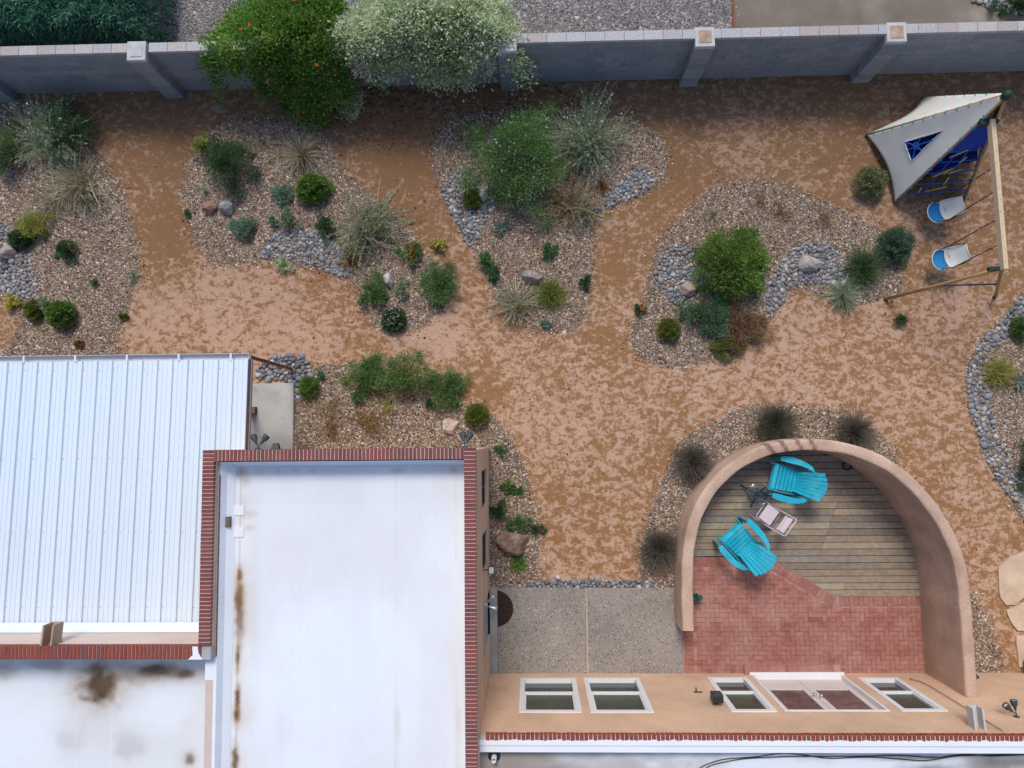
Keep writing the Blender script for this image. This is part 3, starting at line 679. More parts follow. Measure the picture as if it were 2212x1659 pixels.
# white up-turn of the membrane against the parapets
cant = MB(); xw = TW + .235
for a, b in ((-8.2, TN - .2),):
    cant.add([(xw, a, RZ + .24), (xw, b, RZ + .24), (xw + .055, b, RZ + .10), (xw + .055, a, RZ + .10), (xw + .17, b, RZ + .004), (xw + .17, a, RZ + .004), (xw - .05, a, RZ + .245), (xw - .05, b, RZ + .245)], [(0, 1, 7, 6)[::-1], (0, 3, 2, 1), (3, 5, 4, 2)])
yn = TN - .215
cant.add([(TW + .2, yn, RZ + .3), (TE - .2, yn, RZ + .3), (TE - .2, yn - .03, RZ + .1), (TW + .2, yn - .03, RZ + .1), (TE - .2, yn - .09, RZ + .004), (TW + .2, yn - .09, RZ + .004)], [(0, 3, 2, 1), (3, 5, 4, 2)])
cant.build('membrane_upturn', WHT, house)
# scupper opening through the west up-turn
q = P(505, 1127, RZ + .08); DK = M('scupper_shadow', (.16, .13, .10), .9, .2)
MB().box(xw + .045, xw + .125, q[1] - .09, q[1] + .09, RZ + .02, RZ + .12).build('scupper_box', DK, house)
for s in (-1, 1): MB().box(xw + .03, xw + .33, q[1] + s * .19 - .085, q[1] + s * .19 + .085, RZ + .004, RZ + .016).build('membrane_patch', WHT, house)
# brick caps
LB = shared_box('brick', .057, .197, BT + .012, RED, .004); LB2 = shared_box('brick', .057, .225, .105, RED2, .006)
ho = org(house)
def cap_run(x0, x1, y0, y1, along, ztop, me, name='brick', inset=.010, dep=.1):
    L = (x1 - x0) if along == 'x' else (y1 - y0); n_ = max(1, round(L / .0667)); cx, cy = (x0 + x1) / 2, (y0 + y1) / 2
    MB().box(x0 + .002, x1 - .002, y0 + .006, y1 - .006, ztop - dep, ztop - .006).build('cap_mortar', MOR, house)
    for i in range(n_):
        t = (i + .5) / n_
        p = (x0 + L * t, cy) if along == 'x' else (cx, y0 + L * t)
        link(name, me, None, house, (p[0] - ho[0], p[1] - ho[1] , ztop - BT - .012 + random.uniform(-.002, .002)), (0 if along == 'x' else math.pi / 2) + random.gauss(0, .006))
    return n_
nbk = cap_run(TW + .2, TE - .2, TN - .2, TN, 'x', TOP, LB)
nbk += cap_run(TW, TW + .2, -3.43, TN, 'y', TOP, LB)
nbk += cap_run(TE - .2, TE, -6.3, TN, 'y', TOP, LB)
nbk += cap_run(-10.3, TW + .05, -3.652, -3.425, 'x', 3.765, LB2)
print('cap bricks', nbk)
# inner side of the west parapet: grey ledge and a brick course below the cap
GRYL = M('grey_flashing', (.40, .39, .36), .8, .15, 5, 40, .1)
MB().box(TW + .2, TW + .225, -3.66, TN - .2, RZ, TOP - .16).build('parapet_ledge', GRYL, house)
CBR = shared_box('course_brick', .03, .195, .058, RED, .003)
for i in range(17):
    y_ = -3.55 + i * .205
    if y_ < TN - .35: link('course_brick', CBR, None, house, (TW + .222 - ho[0], y_ - ho[1], TOP - .235))
MB().box(TW + .052, TW + .203, -3.655, -3.432, 3.42, TOP - .03).build('corner_mortar', GRYL, house)
# white patch of sealant over the corner bricks
q = P(423, 1408, 3.77); MB().prism([(q[0] - .06, -3.44), (q[0] + .03, -3.44), (q[0] + .05, -3.55), (q[0] + .12, -3.655), (q[0] - .13, -3.655), (q[0] - .05, -3.58)], 3.70, 3.7755).build('sealant_patch', WHT, house)
def low_roof(X, Y):
    c = np.tile(WHITE * .98, (len(X), 1)); c = lay(c, np.clip(fbm(X * .9, Y * .9, 31, 5) * 1.3 - .6, 0, .25), (.60, .55, .50))
    for yy in (P(200, 1513, 3.1)[1], P(200, 1577, 3.1)[1]): c = lay(c, .5 * np.exp(-((Y - yy) / .012) ** 2), (.86, .87, .9))
    for xx in (P(168, 1513, 3.1)[0], P(240, 1600, 3.1)[0]): c = lay(c, .4 * np.exp(-((X - xx) / .012) ** 2), (.86, .87, .9))
    for px, py, rx, ry, st in [(212, 1478, .40, .40, 1.0), (300, 1452, .6, .2, .3), (345, 1449, .36, .12, .8), (402, 1457, .22, .10, .7), (100, 1437, .5, .14, .25), (10, 1450, .25, .2, .25), (405, 1645, .13, .13, .6), (285, 1610, .35, .25, .13), (150, 1600, .35, .25, .10)]:
        q = P(px, py, 3.1); f = blob(X + .25 * (fbm(X * 1.7, Y * 1.7, 71, 3) - .5), Y + .25 * (fbm(X * 1.7 + 9, Y * 1.7, 72, 3) - .5), q, rx, ry, px + 2 * py, .7, 7)
        c = lay(c, .55 * st * blob(X, Y, q, rx * 1.5, ry * 1.5, px + py, .8, 3), (.47, .36, .24)); c = lay(c, .8 * st * f, (.32, .21, .11)); c = lay(c, st * np.clip(f * 1.8 - .55, 0, 1), (.085, .052, .026))
    return c
stain_grid('low_roof', -13, TW - .01, -8, -3.64, 3.1, .03, low_roof, house)
sq = P(445, 1470, 3.42)
MB().box(TW + .035, TW + .228, -4.05, -3.66, RZ, RZ + .236).build('sealant_patch', WHT, house)

# --- window wing
WY = -5.07; DZ = 3.215
WIN = [(-.31, .86, .38, 2.27), (1.02, 2.19, .36, 2.27), (3.62, 4.46, .33, 2.23), (6.74, 7.58, .35, 2.19)]
DOOR = (4.60, 6.53, .17, 2.19)
wall_open(MB(), 'x', WY - .2, WY, TE, 13, 0, DZ, WIN + [DOOR]).build('window_wall', STU, house)
MB().box(-.95, 13, -8.2, -5.4, 2.2, 3.05).build('wing_core', STU, house)
DBR = MB()
for i in range(int((12.5 - TE) / .0767)):
    x = TE + .14 + i * .0767
    DBR.box(x - .033, x + .033, WY - .15, WY + .022 + random.uniform(-.004, .004), DZ + .004, DZ + .095 + random.uniform(-.003, .003), bev=.012)
REDJ = M('wing_brick', (.255, .062, .04), .75, .22, 9, 40, .12)
tag(DBR.build('brick_row', REDJ, house), kind='stuff')
MB().box(TE + .01, 13, WY - .15, WY + .008, DZ, DZ + .083).build('cap_mortar', MOR, house)
# thick white coating over the back half of the bricks, ragged front edge
ed = [(TE + .0, WY - .07)] + [(TE + .04 + i * .045, WY - .07 + random.gauss(0, .008)) for i in range(int(13.5 / .045))]
MB().prism(ed + [(ed[-1][0], WY - .155), (TE + .0, WY - .155)], DZ - .2, DZ + .108).build('white_coating', WHT, house)
MB().box(TE + .002, 12.5, WY - .275, WY - .157, 3.0, DZ + .085).build('coated_ledge', WHT, house)
def wing_roof(X, Y):
    c = np.tile(WHITE * .93, (len(X), 1))
    dirt = np.clip(1.25 - (X - TE) / 2.6 + (fbm(X * 1.2, Y * 4, 51, 4) - .5) * 1.2, 0, .85); c = lay(c, dirt, (.25, .19, .14))
    c = lay(c, np.clip(fbm(X * 2, Y * 3, 52, 5) * 2 - .9, 0, .55), (.40, .36, .33))
    for px, py, rx, ry in [(2130, 1652, .5, .2), (1960, 1632, .7, .05), (2180, 1640, .6, .1), (2010, 1660, .5, .12)]:
        q = P(px, py, 3.0); c = lay(c, .7 * blob(X, Y, q, rx, ry, px, .6, 4), (.13, .10, .08))
    return c
stain_grid('wing_roof', TE, 12.5, -8, WY - .27, 3.10, .035, wing_roof, house)
def glass_mat(name, c, rough=.06):
    m, n, l, b = new_mat(name); b.inputs['Base Color'].default_value = (*c, 1); b.inputs['Roughness'].default_value = rough
    b.inputs['Specular IOR Level'].default_value = .5
    pos = n.new('ShaderNodeNewGeometry').outputs['Position']; f = noise(n, l, pos, 2.6, 4, .6, .6); 
    l.new(mixc(n, l, ramp(n, l, f, .35, .75), c, tuple(min(1, k * 2.6) for k in c)), b.inputs['Base Color']); return m  # mottled tone imitates uneven light indoors, painted into the pane
GLA = glass_mat('window_glass', (.022, .026, .026)); GLS = glass_mat('screened_glass', (.028, .034, .022), .35); GLD = glass_mat('door_glass', (.085, .055, .05), .08)
BLIND = M('green_blind', (.10, .15, .09), .8, .1)
def window_x(x0, x1, z0, z1, label):
    e = bpy.data.objects.new('window', None); COL.objects.link(e); e.parent = house; e.location = V(x0, WY, z0) - ho; e['label'] = label
    w_, h_ = x1 - x0, z1 - z0; t = .10
    fr = MB()
    for a in ((0, w_, 0, t * .8), (0, w_, h_ - t, h_), (0, t, t * .8, h_ - t), (w_ - t, w_, t * .8, h_ - t)): fr.box(a[0], a[1], -.08, .018, a[2], a[3])
    fr.local('frame', WTRIM, e)
    zm = t + (h_ - 2 * t) * .42
    MB().box(t, w_ - t, -.06, .004, zm - .025, zm + .025).local('meeting_rail', WTRIM, e)
    sa = MB()
    for a in ((t, t + .03, zm + .025, h_ - t), (w_ - t - .03, w_ - t, zm + .025, h_ - t), (t + .03, w_ - t - .03, h_ - t - .03, h_ - t)): sa.box(a[0], a[1], -.06, -.006, a[2], a[3])
    sa.local('sash', WTRIM, e)
    MB().box(t, w_ - t, -.09, -.07, t * .8, zm - .025).local('lower_pane', GLA, e)
    MB().box(t + .03, w_ - t - .03, -.07, -.05, zm + .025, h_ - t - .03).local('upper_pane', GLS, e)
    MB().box(t + .03, w_ - t - .03, -.050, -.045, zm + .03, zm + .10).local('blind_edge', BLIND, e)
for w_, lb in zip(WIN, ['first window from the brick-edged tall block', 'second window from the brick-edged tall block', 'narrow window left of the french door', 'narrow window right of the french door']): window_x(*w_, lb)
# french door
fd = bpy.data.objects.new('french_door', None); COL.objects.link(fd); fd.parent = house; fd.location = V(DOOR[0], WY, DOOR[2]) - ho
DW, DH = DOOR[1] - DOOR[0], DOOR[3] - DOOR[2]; t = .05; PNK = M('door_cream', (.66, .575, .53), .5, .04, 3, 30, .03, 0)
fr = MB()
for a in ((0, t, 0, DH), (DW - t, DW, 0, DH), (t, DW - t, DH - t, DH), (t, DW - t, 0, .03)): fr.box(a[0], a[1], -.16, .015, a[2], a[3])
fr.local('frame', WTRIM, fd)
STI = .115
for k in range(2):
    a0 = t + k * (DW - 2 * t) / 2 + .004; a1 = a0 + (DW - 2 * t) / 2 - .008
    lf = MB()
    for a in ((a0, a0 + STI, .03, DH - t), (a1 - STI, a1, .03, DH - t), (a0 + STI, a1 - STI, .03, .62), (a0 + STI, a1 - STI, DH - t - .12, DH - t)): lf.box(a[0], a[1], -.12, -.075, a[2], a[3])
    lf.local('door_leaf', PNK, fd)
    MB().box(a0 + STI, a1 - STI, -.105, -.095, .62, DH - t - .12).local('pane', GLD, fd)
    kx = a1 - .05 if k == 0 else a0 + .05
    MB().lathe((kx, -.075, 1.1 + .06 * k), [(.03, 0), (.03, .008), (.014, .012), (.014, .04), (.033, .05), (.036, .065), (.026, .082), (0, .085)], 12, axis=(0, 1, 0)).local('handle', M('steel_handle', (.6, .6, .6), .25, .02, metal=1, bstr=0), fd, True)
MB().box(DOOR[0] - .12, DOOR[1] - .02, WY + .002, WY + .2, .0, .135).build('door_step_base', MORT, house)
for i in range(18):
    x = DOOR[0] - .06 + i * .104
    link('step_brick', PBR, None, house, (x - ho[0], WY + .105 - ho[1], .105), math.pi / 2)
MB().box(DOOR[0] - .03, DOOR[1] + .03, WY + .001, WY + .06, .142, .172).build('door_sill', WTRIM, house)
# east wall windows and door
for i, (a, b, z0, z1) in enumerate(EW):
    e = bpy.data.objects.new('window', None); COL.objects.link(e); e.parent = house; e.location = V(TE, a, z0) - ho
    e['label'] = ['dark slit-like window near the top corner of the tall block', 'dark window of the tall block above the petrified boulder'][i]
    W_, H_ = b - a, z1 - z0; BRZ = M('bronze_window_frame', (.07, .08, .08), .5, .1); fr = MB()
    for q in ((0, W_, 0, .05), (0, W_, H_ - .05, H_), (0, .05, .05, H_ - .05), (W_ - .05, W_, .05, H_ - .05), (W_ / 2 - .02, W_ / 2 + .02, .05, H_ - .05)): fr.box(-.14, -.04, q[0], q[1], q[2], q[3])
    fr.local('frame', BRZ, e); MB().box(-.11, -.10, .05, W_ - .05, .05, H_ - .05).local('pane', GLA, e)
dE = bpy.data.objects.new('side_door', None); COL.objects.link(dE); dE.parent = house; dE.location = V(TE, ED[0], ED[2]) - ho
MB().box(-.09, -.04, .02, ED[1] - ED[0] - .02, .0, ED[3] - ED[2]).local('door_leaf', M('grey_door', (.33, .35, .36), .5, .1), dE)
MB().box(-.17, .01, 0, ED[1] - ED[0], -.05, 0).local('threshold', STEPC, dE)
# canale (water spout) on the rear wall and on the window wall
def ywall(x, y, Y): d = ray(x, y); return V(0, 0, CAMH) + d * (Y / d[1])
def canale(c, w_, L, h_, mat, lab, drop=.05):
    e = empty('canale', c); mb = MB()
    for a in ((-w_ / 2, w_ / 2, 0, .03), (-w_ / 2, -w_ / 2 + .03, .03, h_), (w_ / 2 - .03, w_ / 2, .03, h_)):
        v = [(x, y_, z - drop * (y_ > 0)) for z in (a[2], a[3]) for x, y_ in ((a[0], 0), (a[1], 0), (a[1], L), (a[0], L))]
        mb.add(v, [(3, 2, 1, 0), (4, 5, 6, 7), (0, 1, 5, 4), (1, 2, 6, 5), (2, 3, 7, 6), (3, 0, 4, 7)])
    mb.local('trough', mat, e); MB().box(-w_ / 2 - .02, w_ / 2 + .02, -.01, .012, -.02, .05).local('collar', mat, e)
    tag(e, lab, 'roof spout'); return e
q = ywall(112, 1390, -3.425); canale(V(q[0], -3.425, q[2] - .10), .20, .33, .26, M('wood_brown_stucco', (.40, .29, .20), .85, .15), 'tan boxed roof spout jutting over the white metal roof')
q = ywall(2117, 1575, WY); canale(V(q[0] - .02, WY, q[2] - .14), .19, .34, .2, M('galvanised_spout', (.50, .49, .47), .6, .1), 'grey metal roof spout on the window wall near the round wall')

# ================================================================== CURVED COURTYARD WALL
def arch_wall():
    pts = INNER.copy(); end = np.array([[pts[-1][0], WY - .05]])
    pts = np.concatenate([pts, end]); seg = np.r_[0, np.cumsum(np.linalg.norm(np.diff(pts, axis=0), axis=1))]
    L = seg[-1]; N = 420; s = np.linspace(0, L, N); c = np.stack([np.interp(s, seg, pts[:, 0]), np.interp(s, seg, pts[:, 1])], 1)
    t = np.gradient(c, axis=0); k = np.ones(9) / 9
    for i in range(2): t[:, i] = np.convolve(np.pad(t[:, i], 4, mode='edge'), k, 'valid')
    t /= np.linalg.norm(t, axis=1)[:, None]; nr = np.stack([-t[:, 1], t[:, 0]], 1)      # outward (left of travel)
    iap = np.argmax(c[:, 1]); sa = s[iap]; u = np.clip((s - sa + .35) / 1.9, 0, 1); hh = .82 + (1.49 - .82) * (u * u * (3 - 2 * u)); T = .235
    prof = [(0, 0), (0, .5), (0, .93), (.005, .965), (.025, .99), (.08, 1.0), (.3, 1.004), (.7, 1.004), (.92, .998), (.985, .98), (1.0, .94), (1.02, .85), (1.05, .45), (1.07, 0)]
    v = []; col = []; K = len(prof)
    for i in range(N):
        for w_, z in prof:
            p = c[i] + nr[i] * (T * w_ + .004 * math.sin(s[i] * 9 + w_ * 3)); v.append((p[0], p[1], z * hh[i]))
    v = np.array(v); base = np.array([.50, .335, .24]); cc = np.tile(base, (len(v), 1))
    S_ = np.repeat(s, K); Wp = np.tile([p[0] for p in prof], N)
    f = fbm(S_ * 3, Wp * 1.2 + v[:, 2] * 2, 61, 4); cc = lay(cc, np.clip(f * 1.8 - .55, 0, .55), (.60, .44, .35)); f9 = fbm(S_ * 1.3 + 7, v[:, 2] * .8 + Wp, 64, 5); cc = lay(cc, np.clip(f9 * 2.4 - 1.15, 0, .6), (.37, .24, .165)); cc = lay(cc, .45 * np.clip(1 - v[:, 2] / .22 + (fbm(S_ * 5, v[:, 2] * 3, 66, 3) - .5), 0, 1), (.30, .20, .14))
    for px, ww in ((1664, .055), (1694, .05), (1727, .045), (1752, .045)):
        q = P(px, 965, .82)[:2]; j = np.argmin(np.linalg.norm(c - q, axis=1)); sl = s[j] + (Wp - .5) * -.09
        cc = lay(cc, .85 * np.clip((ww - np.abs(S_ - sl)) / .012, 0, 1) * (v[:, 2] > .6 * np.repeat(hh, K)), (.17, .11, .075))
    f = []
    for i in range(N - 1):
        for k in range(K - 1): f.append((i * K + k, i * K + k + 1, (i + 1) * K + k + 1, (i + 1) * K + k))
    f.append(tuple(range(K))); f.append(tuple((N - 1) * K + k for k in range(K))[::-1])
    o = V(*c[N // 2], 0)
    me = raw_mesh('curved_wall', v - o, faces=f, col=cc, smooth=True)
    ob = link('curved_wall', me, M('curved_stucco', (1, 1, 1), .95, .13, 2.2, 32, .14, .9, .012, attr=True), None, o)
    return tag(ob, 'low tan stucco wall curving round the deck and brick patio, higher towards the right', 'wall')
arch_wall()

# ================================================================== PATIO COVER with ribbed white metal roof
pc = empty('patio_cover', (-7.5, -1, 0)); tag(pc, 'open patio cover with ribbed white metal roof beside the tall block', 'patio cover')
RN, RS, YN, YS, XE = 2.64, 2.86, 1.50, -3.40, -5.345
zr = lambda y_: RN + (RS - RN) * (YN - y_) / (YN - YS)
MET = M('white_painted_metal', (.675, .76, .83), .42, .035, .8, 60, .015, .05, .001, spec=.5, stretch=(1, .12, 1))
PITCH = .2905
def panel(x1):
    prof = []
    for k in range(3):
        a = x1 - (3 - k) * PITCH
        prof += [(a, 0), (a + .010, .042), (a + .040, .042), (a + .050, 0), (a + .115, 0), (a + .119, .009), (a + .129, .009), (a + .133, 0), (a + .205, 0), (a + .209, .009), (a + .219, .009), (a + .223, 0)]
    prof.append((x1 + .012, .002)); v = []; K = len(prof)
    for y_ in (YN + .05, YS):
        v += [(x, y_, zr(y_) + z) for x, z in prof]
    v += [(x, y_, zr(y_) - .012) for y_ in (YN + .05, YS) for x in (prof[0][0], prof[-1][0])]
    f = [(K + k, K + k + 1, k + 1, k) for k in range(K - 1)]
    return MB().add(v, f)
x1 = XE - .04
for k in range(8):
    panel(x1).build('roof_panel', MET, pc); x1 -= 3 * PITCH
scr = MB()
for yy in (YN - .12, .0 - .3, -1.65, -3.0):
    for i in range(26):
        x = XE - .04 - i * PITCH - .075; z = zr(yy)
        for d in (0, .145):
            scr.lathe((x - d, yy + random.uniform(-.01, .01), z - .002), [(.009, 0), (.009, .006), (.005, .010), (0, .011)], 6)
tag(scr.build('screw_heads', M('galvanised_screw', (.30, .32, .35), .5, .1, bstr=0), pc), kind='stuff')
TRIM = M('dark_rake_trim', (.17, .155, .18), .5, .1); WOOD = M('tan_fascia_wood', (.40, .28, .17), .75, .15, 4, 40, .1)
def slope_bar(x0, x1_, z0, z1, mat, name, ya=YS, yb=YN + .05):
    v = [(x, y_, zr(y_) + z) for z in (z0, z1) for x, y_ in ((x0, ya), (x1_, ya), (x1_, yb), (x0, yb))]
    MB().add(v, [(3, 2, 1, 0), (4, 5, 6, 7), (0, 1, 5, 4), (1, 2, 6, 5), (2, 3, 7, 6), (3, 0, 4, 7)]).build(name, mat, pc)
slope_bar(XE - .05, XE - .012, -.02, .036, MET, 'rake_edge')
slope_bar(XE - .012, XE, -.11, .030, TRIM, 'rake_trim'); slope_bar(XE - .05, XE - .013, -.24, -.03, WOOD, 'fascia_board')
slope_bar(XE + .0, XE + .006, -.125, -.108, MET, 'drip_bead')
gt = MB()
for a in ((YN + .05, YN + .055, -.10, .0), (YN + .16, YN + .166, -.10, .012), (YN + .055, YN + .16, -.10, -.094)): gt.box(-12, XE, a[0], a[1], RN + a[2], RN + a[3])
gt.box(XE - .006, XE, YN + .05, YN + .166, RN - .10, RN + .012); gt.build('gutter', M('white_gutter', (.66, .66, .68), .5, .05), pc)
for i in range(7):
    x = XE - .35 - i * 1.0; MB().box(x - .018, x + .018, YN + .03, YN + .17, RN + .012, RN + .018).build('gutter_strap', MET, pc)
fl = MB(); fl.add([(-12, YS + .14, zr(YS + .14) + .036), (TW, YS + .14, zr(YS + .14) + .036), (TW, YS - .02, zr(YS) + .10), (-12, YS - .02, zr(YS) + .10)], [(0, 1, 2, 3)]).build('flashing', MET, pc)
pst = P(548, 887, .1)
for i, (px, py) in enumerate([(pst[0], pst[1]), (pst[0] - 4.6, pst[1])]):
    MB().box(px - .07, px + .07, py - .07, py + .07, .16, zr(py) - .28).build('post', WOOD, pc)
    MB().box(px - .08, px + .08, py - .08, py + .08, .1, .2).build('post_base', M('black_bracket', (.03, .03, .03), .6, .1), pc)
MB().box(-11.5, XE - .06, pst[1] - .07, pst[1] + .07, zr(pst[1]) - .28, zr(pst[1]) - .03).build('beam', WOOD, pc)
# rain chain from the gutter corner
rc0 = V(XE - .05, YN + .11, 0); rcn = empty('rain_chain', rc0); tag(rcn, 'rusty cup rain chain hanging from the gutter corner down to the cobbles', 'rain chain')
RUSTM = M('rusty_iron', (.20, .085, .055), .8, .3, 20, 60, .2, .4)
lk = MB().lathe((0, 0, 0), [(.018, -.05), (.022, -.03), (.042, .04), (.038, .04), (.018, -.02)], 8).tube([(-.012, 0, .03), (-.012, 0, .075), (.012, 0, .075), (.012, 0, .03)], .004, 4)
lme = bpy.data.meshes.new('chain_cup'); lme.from_pydata(lk.v, [], lk.f); lme.materials.append(RUSTM)
for i in range(20): link('chain_cup', lme, None, rcn, (random.gauss(0, .004), random.gauss(0, .004), .10 + i * .125), random.uniform(0, 3))
# ================================================================== PLANTS
def nrmz(a): return a / (np.linalg.norm(a, axis=-1, keepdims=True) + 1e-9)
def leaves(base, d, L, W, col, r, up=.8):
    """diamond leaves with a slight fold; base (n,3), direction d, length L, width W"""
    n = len(base); ref = nrmz(np.array([0, 0, 1.0]) * up + r.normal(0, .5, (n, 3)))
    sd_ = nrmz(np.cross(d, ref)); mid = base + d * (L * .45)[:, None]
    v = np.stack([base, mid + sd_ * (W * .5)[:, None], base + d * L[:, None] - np.array([0, 0, .12]) * L[:, None], mid - sd_ * (W * .5)[:, None]], 1)
    q = (np.arange(n) * 4)[:, None] + np.array([[0, 1, 2, 3]])
    return v.reshape(-1, 3), q, np.repeat(col, 4, 0)
def strips(Pt, W, sd_, col):
    """tapering blades; Pt (n,k,3), W (n,k)"""
    n, k, _ = Pt.shape; v = np.stack([Pt + sd_[:, None] * W[..., None] / 2, Pt - sd_[:, None] * W[..., None] / 2], 2).reshape(-1, 3)
    b = (np.arange(n) * 2 * k)[:, None, None] + (np.arange(k - 1) * 2)[None, :, None] + np.array([0, 1, 3, 2])[None, None]
    return v, b.reshape(-1, 4), np.repeat(col, 2 * k, 0)
def pick(r, pal, n, jit=.18):
    pal = np.array(pal); return pal[r.integers(0, len(pal), n)] * np.exp(r.normal(0, jit, (n, 1))) * np.exp(r.normal(0, .05, (n, 3)))
def join(parts):
    vs, qs, cs = [], [], []; k = 0
    for v, q, c in parts: vs.append(v); qs.append(q + k); cs.append(c); k += len(v)
    return np.concatenate(vs), np.concatenate(qs), np.concatenate(cs)
def g_leafy(r, rx, ry, h, n, LL, LW, pal, nc=None, cs=.25, low=.08, flat=1.0, upb=.5, jit=.18, irk=1.0):
    nc = nc or int(16 + 75 * rx * ry); th = r.uniform(0, 2 * np.pi, nc); u = np.sqrt(r.uniform(0, 1, nc)); irr = (1 + (r.uniform(.55, 1.16, nc) - 1) * irk) * (1 + irk * (.22 * np.sin(th * 3 + r.uniform(0, 6)) + .12 * np.sin(th * 5 + r.uniform(0, 6))))
    C = np.stack([rx * u * np.cos(th) * irr, ry * u * np.sin(th) * irr, h * (low + (1 - low) * np.sqrt(np.clip(1 - u * u, 0, 1)) ** flat * .86) * r.uniform(.78, 1.05, nc)], 1)
    cr = .5 * (rx + ry) * cs * r.uniform(.7, 1.25, nc); ci = r.integers(0, nc, n)
    off = r.normal(0, .5, (n, 3)); off[:, 2] *= .75; b = C[ci] + off * cr[ci][:, None]; b[:, 2] = np.maximum(b[:, 2], r.uniform(.01, .05, n))
    d = nrmz(off * .8 + nrmz(C[ci] + 1e-6) * .6 + np.array([0, 0, upb]) + r.normal(0, .45, (n, 3)))
    ccol = pick(r, pal, nc, .10)[ci] * .55 + pick(r, pal, n, jit) * .45
    return leaves(b, d, LL * r.uniform(.6, 1.3, n), LW * r.uniform(.7, 1.3, n), ccol, r), C
def g_mound(r, rx, ry, h, n, LL, LW, pal, rough=.08, out=.85):
    th = r.uniform(0, 2 * np.pi, n); u = np.sqrt(r.uniform(0, 1, n)); lump = 1 + rough * (fbm(th * 2.2 + 9, u * 5, 77, 3) - .5) * 4
    s = r.uniform(.72, 1.0, n) * lump
    b = np.stack([rx * u * np.cos(th) * s, ry * u * np.sin(th) * s, h * np.sqrt(1 - u * u * .96) * s], 1)
    d = nrmz(nrmz(b / np.array([rx, ry, h]) + 1e-6) * out + np.array([0, 0, .35]) + r.normal(0, .35, (n, 3)))
    return leaves(b - d * LL * .4, d, LL * r.uniform(.6, 1.3, n), LW * r.uniform(.7, 1.3, n), pick(r, pal, n, .22), r, .4)
def g_grass(r, R, h, n, wd, pal, spread=1.15, droop=.55, k=6, base=.08, tipcol=None, ex=1.0, lobes=.35):
    n = int(n * .62); wd = wd * 1.7
    nl_ = 11; lt = r.uniform(0, 2 * np.pi, nl_); ll = r.uniform(.72, 1.12, nl_); li = r.integers(0, nl_, n); th = np.where(r.uniform(0, 1, n) < lobes, lt[li] + r.normal(0, .22, n), r.uniform(0, 2 * np.pi, n)); ti = spread * r.uniform(0, 1, n) ** .75; L = np.hypot(R, h) * r.uniform(.5, 1.08, n) * (1 - lobes + lobes * ll[li])
    s = np.linspace(0, 1, k)[None]; hd = np.stack([np.cos(th), np.sin(th) * ex], 1); b0 = r.normal(0, base, (n, 2)) * R
    rad = L[:, None] * (np.sin(ti)[:, None] * s + .10 * s * s); z = L[:, None] * (np.cos(ti)[:, None] * s - droop * s ** 2 * np.sin(ti)[:, None]); 
    wob = r.normal(0, .05, (n, 1, 2)) * L[:, None, None] * (s ** 2)[..., None]
    Pt = np.concatenate([b0[:, None] + hd[:, None] * rad[..., None] * .98 + wob, np.maximum(z, .015 + .02 * r.uniform(0, 1, (n, 1)))[..., None]], 2)
    W = wd * r.uniform(.6, 1.3, (n, 1)) * (1 - .85 * s ** 1.5); sd_ = np.stack([-np.sin(th), np.cos(th), r.normal(0, .25, n)], 1)
    c = pick(r, pal, n, .2); v, q, cc = strips(Pt, W, nrmz(sd_), c)
    if tipcol is not None:
        f = np.repeat(np.clip(np.tile(s[0], (n, 1)) * 1.5 - .6, 0, 1).reshape(-1), 2)[:, None]; cc = cc * (1 - f) + np.array(tipcol) * f
    return (v, q, cc), Pt
def g_broom(r, R, h, n, nl, pal_w, pal_l, LL=.03, LW=.008, spread=1.2, droop=.35, wd=.007, ex=1.0):
    a, Pt = g_grass(r, R, h, n, wd, pal_w, spread, droop, 6, .17, ex=ex, lobes=.75)
    LL, LW = LL * 1.35, LW * 1.6; i = r.integers(0, len(Pt), nl); s = r.uniform(.35, 1, nl) * 4.999; j = np.minimum(s.astype(int), 4); f = (s - j)[:, None]
    b = Pt[i, j] * (1 - f) + Pt[i, j + 1] * f + r.normal(0, .012, (nl, 3)); d = nrmz(Pt[i, j + 1] - Pt[i, j] + r.normal(0, .6, (nl, 3)) * .1 + np.array([0, 0, .02]))
    return [a, leaves(b, d, LL * r.uniform(.6, 1.4, nl), LW * r.uniform(.7, 1.3, nl), pick(r, pal_l, nl), r)]
def put(name, label, cat, at_, parts, stems=None, flowers=None, group=None, stem_mat=None):
    o = empty(name, at_); v, q, c = join(parts)
    f = link('foliage', raw_mesh('foliage', v, quads=q, col=c), LEAF, o)
    if stems is not None and len(stems):
        mb = MB()
        for C in stems: mb.tube([(C[0] * .08, C[1] * .08, 0), (C[0] * .5, C[1] * .5, C[2] * .55), tuple(C)], [.012, .008, .003], 4)
        mb.local('stems', stem_mat or STEM, o)
    if flowers is not None:
        v, q, c = flowers; link('flowers', raw_mesh('flowers', v, quads=q, col=c), LEAF, o)['kind'] = 'stuff'
    return tag(o, label, cat, group)
def blossoms(r, pts, size, pal, petals=5):
    n = len(pts); out = []
    for k in range(petals):
        a = 2 * np.pi * k / petals + r.uniform(0, 6.28, n); d = nrmz(np.stack([np.cos(a), np.sin(a), r.uniform(.1, .6, n)], 1))
        out.append(leaves(pts, d, size * r.uniform(.7, 1.2, n), size * .9 * np.ones(n), pick(r, pal, n, .1), r))
    return join(out)
def top_points(r, v, n, zmin=.5):
    b = v[::4]; zz = np.quantile(b[:, 2], zmin); b = b[b[:, 2] > zz]; return b[r.integers(0, len(b), n)] + np.array([0, 0, .03])
